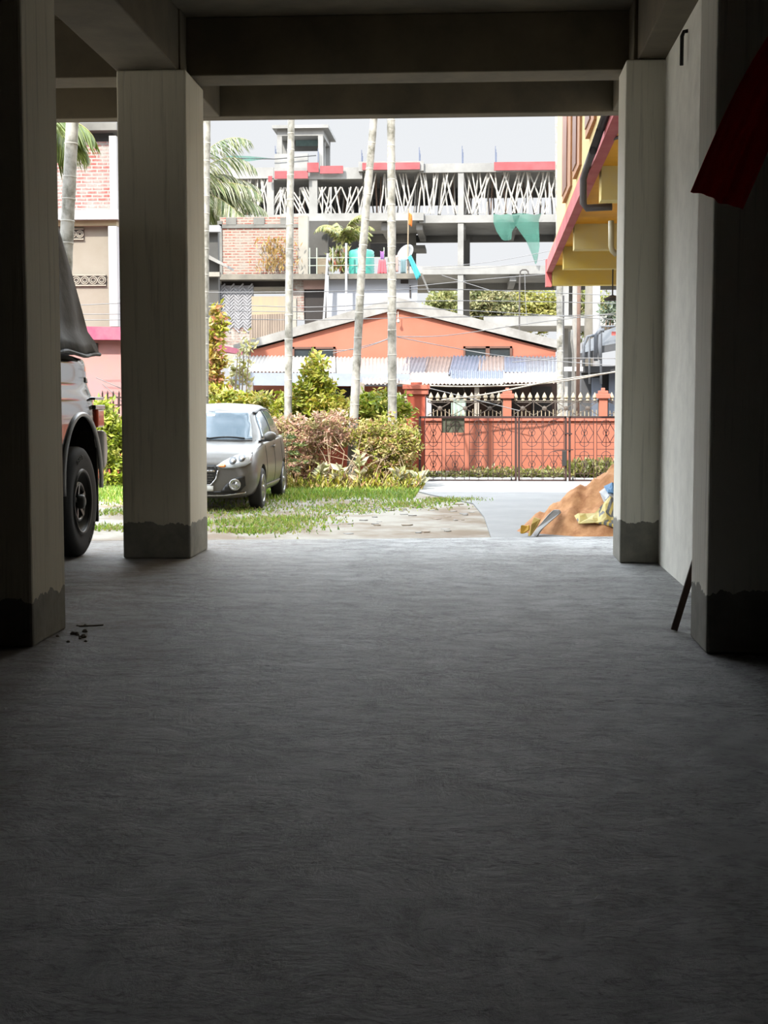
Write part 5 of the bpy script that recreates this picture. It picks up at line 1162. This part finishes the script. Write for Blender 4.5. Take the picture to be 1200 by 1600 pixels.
gy = [.98, 1.3, 1.78, 2.2, 2.8, 3.3, 3.58, 3.74, 3.80]; gw = [.76, .79, .80, .81, .80, .78, .745, .70, .68]; gzb = [.93, .94, .96, .97, .99, 1.0, 1.0, .99, .98]; grw = [.69, .655, .575, .59, .585, .555, .535, .57, .64]; grz = [.965, 1.165, 1.455, 1.525, 1.525, 1.475, 1.41, 1.16, 1.0]
secs = []
for k in range(37):
    y = .98 + 2.82 * k / 36; a, b, c, d = (cat(gy, q, y) for q in (gw, gzb, grw, grz))
    mid = (a * .55 + c * .45 + .012, y, b + (d - b) * .55)
    secs.append(smooth_half([(0, y, b - .12), (a - .02, y, b - .12), (a, y, b), mid, (c + .01, y, d - .055), (c * .86, y, d - .008), (0, y, d + .018)]))
roof = loft(secs).build('roof', CARP, car, local=True); smooth_by_angle(roof, 50)
BV = bvh_of([body, roof])
patch(BV, [(-.655, 1.0), (.655, 1.0), (.60, 1.2), (.52, 1.415), (-.52, 1.415), (-.60, 1.2)], (0, 1, 0), -1, 'windscreen', CGL, car, .006, .008)
patch(BV, [(-.66, .985), (.66, .985), (.66, 1.003), (-.66, 1.003)], (0, 1, 0), -1, 'cowl_trim', BLK, car, .010, .008, .05)
for sg in (-1, 1):
    patch(BV, [(1.34, 1.02), (1.62, 1.28), (1.82, 1.405), (2.12, 1.44), (2.12, 1.015)], (-sg, 0, 0), sg * 2, 'front_side_window', CGL, car, .006, .008)
    patch(BV, [(2.19, 1.015), (2.19, 1.44), (2.75, 1.435), (3.02, 1.38), (2.92, 1.03)], (-sg, 0, 0), sg * 2, 'rear_side_window', CGL, car, .006, .008)
    patch(BV, [(1.72, 1.405), (2.1, 1.462), (2.7, 1.462), (3.08, 1.39), (3.06, 1.37), (2.7, 1.44), (2.1, 1.44), (1.74, 1.38)], (-sg, 0, 0), sg * 2, 'rain_visor', BLK, car, .03, .012)
    patch(BV, [(1.1, .99), (1.34, 1.0), (3.0, 1.01), (3.0, .995), (1.1, .975)], (-sg, 0, 0), sg * 2, 'window_trim', BLK, car, .008, .008)
    for yy in (1.2, 2.16, 2.98): patch(BV, [(yy, .3), (yy + .012, .3), (yy + .012, .97), (yy, .97)], (-sg, 0, 0), sg * 2, 'door_gap', BLK, car, .002, .004)
    patch(BV, [(1.95, .86), (2.12, .865), (2.12, .895), (1.95, .89)], (-sg, 0, 0), sg * 2, 'door_handle', CARP, car, .025, .02)
    patch(BV, [(1.18, .235), (2.88, .235), (2.88, .33), (1.18, .33)], (-sg, 0, 0), sg * 2, 'sill_trim', CARP, car, .016, .012)
    hl = patch(BV, [(sg * x, z) for x, z in ((.30, .655), (.40, .725), (.56, .80), (.70, .865), (.755, .87), (.775, .80), (.765, .70), (.70, .655), (.55, .63), (.40, .625))], (0, 1, 0), -1, 'headlamp', CLEAR, car, .012, .02, .045)
    patch(BV, [(sg * x, z) for x, z in ((.325, .66), (.36, .69), (.425, .685), (.44, .655), (.42, .64), (.36, .642))], (0, 1, 0), -1, 'indicator', AMB, hl, .026, .014, .03)
    for qx, qz, r in ((.53, .735, .052), (.65, .77, .05)):
        ring = [(sg * qx + r * math.cos(q * .5236), qz + r * math.sin(q * .5236)) for q in range(12)]; rf_ = patch(BV, ring, (0, 1, 0), -1, 'reflector', M('reflector_grey', (104, 108, 112), .25, .05, metal=.6), hl, .026, .012, .03)
        patch(BV, [(sg * qx + r * .5 * math.cos(q * .5236), qz + r * .5 * math.sin(q * .5236)) for q in range(12)], (0, 1, 0), -1, 'bulb_glass', CHR, hl, .034, .012, .02)
    fr = patch(BV, [(sg * x, z) for x, z in ((.36, .295), (.44, .40), (.60, .50), (.70, .515), (.705, .38), (.63, .30), (.5, .285))], (0, 1, 0), -1, 'fog_lamp_recess', BLK, car, .008, .014, .045)
    loc = BV.ray_cast(Vector((sg * .565, -1, .395)), Vector((0, 1, 0)))[0]; q = MB(); q.lathe(loc + Vector((0, -.03, 0)), (sg * .25, -1, 0), [(-.05, .085), (.0, .085), (.012, .075), (.0, .062), (.006, .04), (.012, 0)], 20); q.build('fog_lamp', CHR, fr, local=True, smooth=True)
    mm = MB(); secs = []
    for k in range(9):
        t = k / 8; x = .83 + .17 * t; s = math.sin(math.pi * (.12 + .8 * t)) ** .6; secs.append([(sg * x, 1.16 + .075 * s * math.cos(a) + .02 * t, 1.045 + .072 * s * math.sin(a) + .01 * t) for a in [j * 2 * math.pi / 14 for j in range(14)]])
    for r in secs: mm.v += r
    for k in range(8):
        for j in range(14): a = k * 14 + j; b = k * 14 + (j + 1) % 14; mm.f.append((a, b, b + 14, a + 14)); mm.c.append(None)
    mm.f += [tuple(range(14)), tuple(8 * 14 + j for j in range(14))]; mm.c += [None, None]
    mo = mm.build('door_mirror', CARP, car, local=True, smooth=True)
    q = MB(); q.bar((sg * .78, 1.2, .985), (sg * .93, 1.18, .995), .09, .035); q.build('mirror_foot', BLK, mo, local=True)
    q = MB(); q.box(min(sg * .86, sg * .98), 1.238, .995, max(sg * .86, sg * .98), 1.244, 1.09); q.build('mirror_glass', CHR, mo, local=True)
gr = patch(BV, [(-.285, .675), (.285, .675), (.325, .60), (.30, .48), (.22, .395), (-.22, .395), (-.30, .48), (-.325, .60)], (0, 1, 0), -1, 'grille', BLK, car, .008, .014, .05)
patch(BV, [(-.32, .572), (.285, .572), (.285, .60), (-.32, .60)], (0, 1, 0), -1, 'chrome_bar', CHR, gr, .026, .016, .05)
q = MB()
for j in range(7):
    z = .42 + j * .038
    if .565 < z < .61: continue
    for i in range(11):
        x = -.25 + i * .05 + (.025 if j % 2 else 0)
        if abs(x) > .27: continue
        l = BV.ray_cast(Vector((x, -1, z)), Vector((0, 1, 0)))[0]
        if l: q.box(x - .018, l.y - .026, z - .004, x + .018, l.y - .01, z + .004)
q.build('honeycomb', M('dull_mesh', (110, 108, 104), .4, .1, metal=.5), gr, local=True)
patch(BV, [(-.335, .60), (-.305, .475), (-.225, .38), (.225, .38), (.305, .475), (.335, .60), (.318, .60), (.29, .482), (.215, .396), (-.215, .396), (-.29, .482), (-.318, .60)], (0, 1, 0), -1, 'grille_surround', CHR, car, .014, .014, .05)
patch(BV, [(-.66, .27), (.66, .27), (.66, .285), (.4, .3), (-.4, .3), (-.66, .285)], (0, 1, 0), -1, 'lower_grille', BLK, car, .006, .014, .06)
patch(BV, [(-.70, .285), (-.4, .245), (.4, .245), (.70, .285), (.70, .262), (.4, .222), (-.4, .222), (-.70, .262)], (0, 1, 0), -1, 'bumper_lip', CHR, car, .018, .014, .06)
patch(BV, [(-.26, .30), (.26, .30), (.26, .38), (-.26, .38)], (0, 1, 0), -1, 'number_plate', M('blank_plate', (206, 206, 200), .5, .03), car, .02, .01)
for x0, x1 in ((-.5, .05), (.02, .55)):
    q = MB(); pts = []
    for k in range(9):
        x = x0 + (x1 - x0) * k / 8; l = BV.ray_cast(Vector((x, -1, 1.012 + .02 * math.sin(math.pi * k / 8))), Vector((0, 1, 0)))[0]; pts.append(l + Vector((0, -.02, .012)))
    q.tube(pts, .011, 6); q.build('wiper', BLK, car, local=True)
patch(BV, [(-.1, 1.345), (.02, 1.345), (.02, 1.375), (-.1, 1.375)], (0, 1, 0), -1, 'screen_sticker', M('white_scrap', (235, 235, 230)), car, .012, .004, label='white sticker on the windscreen')
q = MB(); q.box(-.68, .25, .2, .68, 3.6, .34); q.build('underbody', BLK, car, local=True)
def wheel(parent, c, r, w, sg, rim_r, spokes, rimmat, label=None):
    t = MB(); c = Vector(c)
    t.lathe(c, (sg, 0, 0), [(-w * .5, rim_r), (-w * .5, r * .9), (-w * .42, r * .975), (-w * .3, r), (w * .3, r), (w * .42, r * .975), (w * .5, r * .9), (w * .52, r * .8), (w * .46, rim_r)], 48)
    o = t.build('wheel', RUB, parent, local=True, smooth=True)
    q = MB(); q.lathe(c, (sg, 0, 0), [(w * .47, rim_r * 1.03), (w * .5, rim_r), (w * .42, rim_r * .93), (w * .12, rim_r * .88), (w * .05, 0)], 40); q.build('rim_barrel', BLK if rimmat is ALLOY else rimmat, o, local=True, smooth=True)
    q = MB(); q.lathe(c, (sg, 0, 0), [(w * .44, rim_r * 1.03), (w * .52, rim_r * 1.0), (w * .5, rim_r * .93), (w * .43, rim_r * .92)], 40); q.build('rim_lip', rimmat, o, local=True, smooth=True)
    for k in range(spokes):
        a = 2 * math.pi * k / spokes + .2; d = Vector((0, math.cos(a), math.sin(a))); e = Vector((0, -math.sin(a), math.cos(a))); q = MB()
        hw0, hw1 = rim_r * .13, rim_r * .24; i = c + Vector((sg * w * .47, 0, 0))
        q.prism([i + d * rim_r * .12 - e * hw0, i + d * rim_r * .12 + e * hw0, i + d * rim_r * .95 + e * hw1, i + d * rim_r * .95 + e * hw1 * .3, i + d * rim_r * .55, i + d * rim_r * .95 - e * hw1 * .3, i + d * rim_r * .95 - e * hw1], (-sg * .03, 0, 0)); q.build('spoke', rimmat, o, local=True)
    q = MB(); q.lathe(c, (sg, 0, 0), [(w * .3, rim_r * .24), (w * .5, rim_r * .22), (w * .55, rim_r * .14), (w * .56, 0)], 20); q.build('hub_cap', rimmat, o, local=True, smooth=True)
    return o
for wy in WY:
    for sg in (-1, 1): wheel(car, (sg * .765, wy, .30), .30, .19, sg, .205, 7, ALLOY)

# ---- black off-road vehicle with a canvas cover
SP = M('glossy_dark_paint', (46, 44, 42), .12, .1, 3, metal=.35, coat=1.0); CANV = M('black_canvas', (30, 31, 32), .6, .25, 3, .4); LAMPR = M('red_lamp', (232, 84, 54), .2, .1, coat=1.0); SIL = M('silver_bumper', (212, 212, 214), .3, .05, metal=.15)
SX = -2.61; RY = 9.78
suv = empty('offroad_vehicle', (SX - .84, RY, 0), 'glossy dark off-road vehicle under a black canvas cover between the left pillars', 'car')
def sy(Y): return Y - RY
ys = [-4.0, -3.9, -3.4, -2.6, -.9, -.5, -.18, -.04, 0.0]; hw = [.70, .78, .82, .84, .84, .84, .835, .80, .76]; zlo = [.62, .5, .46, .46, .46, .5, .56, .6, .66]; zhi = [1.0, 1.06, 1.12, 1.34, 1.36, 1.36, 1.35, 1.2, 1.1]
secs = []
for k in range(49):
    y = -4.0 + 4.0 * (1 - (1 - k / 48) ** 1.3); a, d, e = (cat(ys, q, y) for q in (hw, zlo, zhi))
    secs.append(smooth_half([(0, y, d), (a * .9, y, d), (a * .98, y, d + .08), (a, y, .86), (a * .99, y, 1.04), (a * .93, y, 1.16), (a * .93, y, e - .06), (a * .90, y, e), (0, y, e + .02)]))
sb_ = loft(secs).build('body', SP, suv, local=True)
WR = (sy(9.28), sy(9.28) - 2.55); cuts = []
for wy in WR:
    for sg in (-1, 1):
        cm = MB(); cm.lathe((sg * .5, wy, .5), (sg, 0, 0), [(0, 0), (0, .45), (.6, .45), (.6, 0)], 44); cuts.append(cm.build('cut', BLK, suv, local=True))
        cm = MB(); cm.box(min(sg * .5, sg * 1.1), wy - .45, .1, max(sg * .5, sg * 1.1), wy + .45, .5); cuts.append(cm.build('cut', BLK, suv, local=True))
apply_bool(sb_, cuts); smooth_by_angle(sb_, 40)
SV = bvh_of([sb_])
for wy in WR:
    for sg in (-1, 1):
        q = MB(); pts = [(sg * .842, wy + .455 * math.cos(a), .5 + .455 * math.sin(a)) for a in [math.radians(-8 + 196 * i / 30) for i in range(31)]]; q.tube(pts, .016, 8); q.build('arch_trim', SIL, suv, local=True, smooth=True)
        q = MB(); q.lathe((sg * .36, wy, .5), (sg, 0, 0), [(0, .0), (0, .46), (.46, .46)], 32); q.build('wheel_well', BLK, suv, local=True)
        w_ = wheel(suv, (sg * .735, wy, .37), .37, .21, sg, .215, 0, M('dark_steel_rim', (60, 60, 60), .45, .15, 5, metal=.5))
        for k in range(5):
            a = 2 * math.pi * k / 5 + .4; q = MB(); c = Vector((sg * .80, wy, .37)); d = Vector((0, math.cos(a), math.sin(a))); q.bar(c + d * .05, c + d * .13 + Vector((sg * .01, 0, 0)), .03, .02, up=(1, 0, 0)); q.build('spoke', M('steel_spoke', (104, 104, 104), .35, .1, metal=.7), w_, local=True)
        q = MB(); q.lathe((sg * .735, wy, .37), (sg, 0, 0), [(.07, .135), (.082, .13), (.082, .115), (.06, .112)], 28); q.build('inner_ring', M('steel_spoke', (104, 104, 104)), w_, local=True, smooth=True)
        # raised pale lettering on the tyre wall, unreadable worn marks
        for a0, n_ in ((-68, 6), (96, 4)):
            q = MB()
            for k in range(n_):
                a = math.radians(a0 + k * 6.5); d = Vector((0, math.cos(a), math.sin(a))); e = Vector((0, -math.sin(a), math.cos(a))); c = Vector((sg * (.735 + .1095), wy, .37)) + d * .30
                q.bar(c - d * .014, c + d * .014, .004, .005, up=(1, 0, 0)); q.bar(c + d * .014, c + d * .012 + e * .014, .004, .005, up=(1, 0, 0))
                if k % 2: q.bar(c - d * .014 + e * .013, c + d * .012 + e * .013, .004, .005, up=(1, 0, 0))
                if k % 3: q.bar(c, c + e * .012, .004, .005, up=(1, 0, 0))
            q.build('tyre_lettering', M('worn_white_lettering', (150, 148, 142), .8), w_, local=True)
    if wy == WR[0]:
        for sg in (-1, 1):
            q = MB(); q.box(min(sg * .62, sg * .83), wy + .40, .2, max(sg * .62, sg * .83), wy + .425, .72); q.build('mud_flap', BLK, suv, local=True, bevel=.004)
# rear corner lamp, trim strip, bumper end
for sg in (-1, 1):
    q = MB(); q.box(min(sg * .70, sg * .85), -.13, .86, max(sg * .70, sg * .85), .035, .985); q.build('tail_lamp', LAMPR, suv, local=True, bevel=.012)
    q = MB(); q.box(min(sg * .68, sg * .855), -.2, .985, max(sg * .68, sg * .855), .045, 1.015); q.box(min(sg * .68, sg * .85), -.2, 1.05, max(sg * .68, sg * .85), .03, 1.07); q.build('chrome_strip', CHR, suv, local=True, bevel=.006)
    patch(SV, [(-.2, 1.17), (-.06, 1.165), (-.06, 1.2), (-.2, 1.205)], (-sg, 0, 0), sg * 2, 'panel_strip', SIL, suv, .004, .006)
q = MB(); q.prism([(-.86, -.02, .56), (-.86, .06, .6), (-.86, .085, .7), (-.86, .06, .82), (-.86, -.02, .84)], (1.72, 0, 0)); q.build('rear_bumper', SIL, suv, local=True, bevel=.015)
q = MB(); q.prism([(-.86, -4.1, .5), (-.86, -4.02, .48), (-.86, -3.96, .7), (-.86, -4.1, .7)], (1.72, 0, 0)); q.build('front_bumper', SIL, suv, local=True, bevel=.015)
q = MB(); q.box(-.5, -3.9, .4, .5, -.1, .6); q.build('chassis', BLK, suv, local=True)
for x in (-.55, .55): q = MB(); q.lathe((x, -3.98, .88), (0, -1, 0), [(-.05, .1), (.03, .1), (.05, .08), (.06, 0)], 20); q.build('headlamp', CLEAR, suv, local=True, smooth=True)
# canvas cover, its rear edge sloping down to a hem that flares outward
rows = []
for j in range(13):
    v = j / 12; zz = 2.25 - .89 * v; row = []
    for i in range(31):
        u = i / 30; yr = sy(9.2) + (sy(9.72) - sy(9.2)) * v + (.03 if j == 12 else 0); yf = sy(7.37) - .75 * v; x = .70 + .105 * v ** .8 + .012 * math.sin(i * 1.3 + j * .5) * (1 if 0 < i < 30 else 0) + (.035 if j >= 11 else 0)
        row.append((x, yf + (yr - yf) * u, zz + (.012 * math.sin(i * .9) if j else 0)))
    rows.append(row)
cv = MB(); n = len(rows[0])
full = [r + [(x * (1 - 2 * k / 8), r[-1][1] + .03 * math.sin(math.pi * k / 8), r[-1][2]) for k in range(1, 8) for x in (r[-1][0],)] + [(-x, y, z) for x, y, z in reversed(r)] + [(-r[0][0] * (1 - 2 * k / 8), r[0][1], r[0][2]) for k in range(1, 8)] + [r[0]] for r in rows]
cv.grid(full); top = [p for p in full[0][:-1]]; cv.f.append(tuple(len(cv.v) + k for k in range(len(top)))); cv.v += top; cv.c.append(None)
o = cv.build('canvas_cover', CANV, suv, local=True, smooth=False); smooth_by_angle(o, 45); md = o.modifiers.new('thick', 'SOLIDIFY'); md.thickness = .012
for sg in (-1, 1): hm = MB(); hm.tube([Vector((sg * p[0], p[1], p[2] - .005)) for p in rows[-1]], .014, 6); hm.build('canvas_hem', CANV, o, local=True)
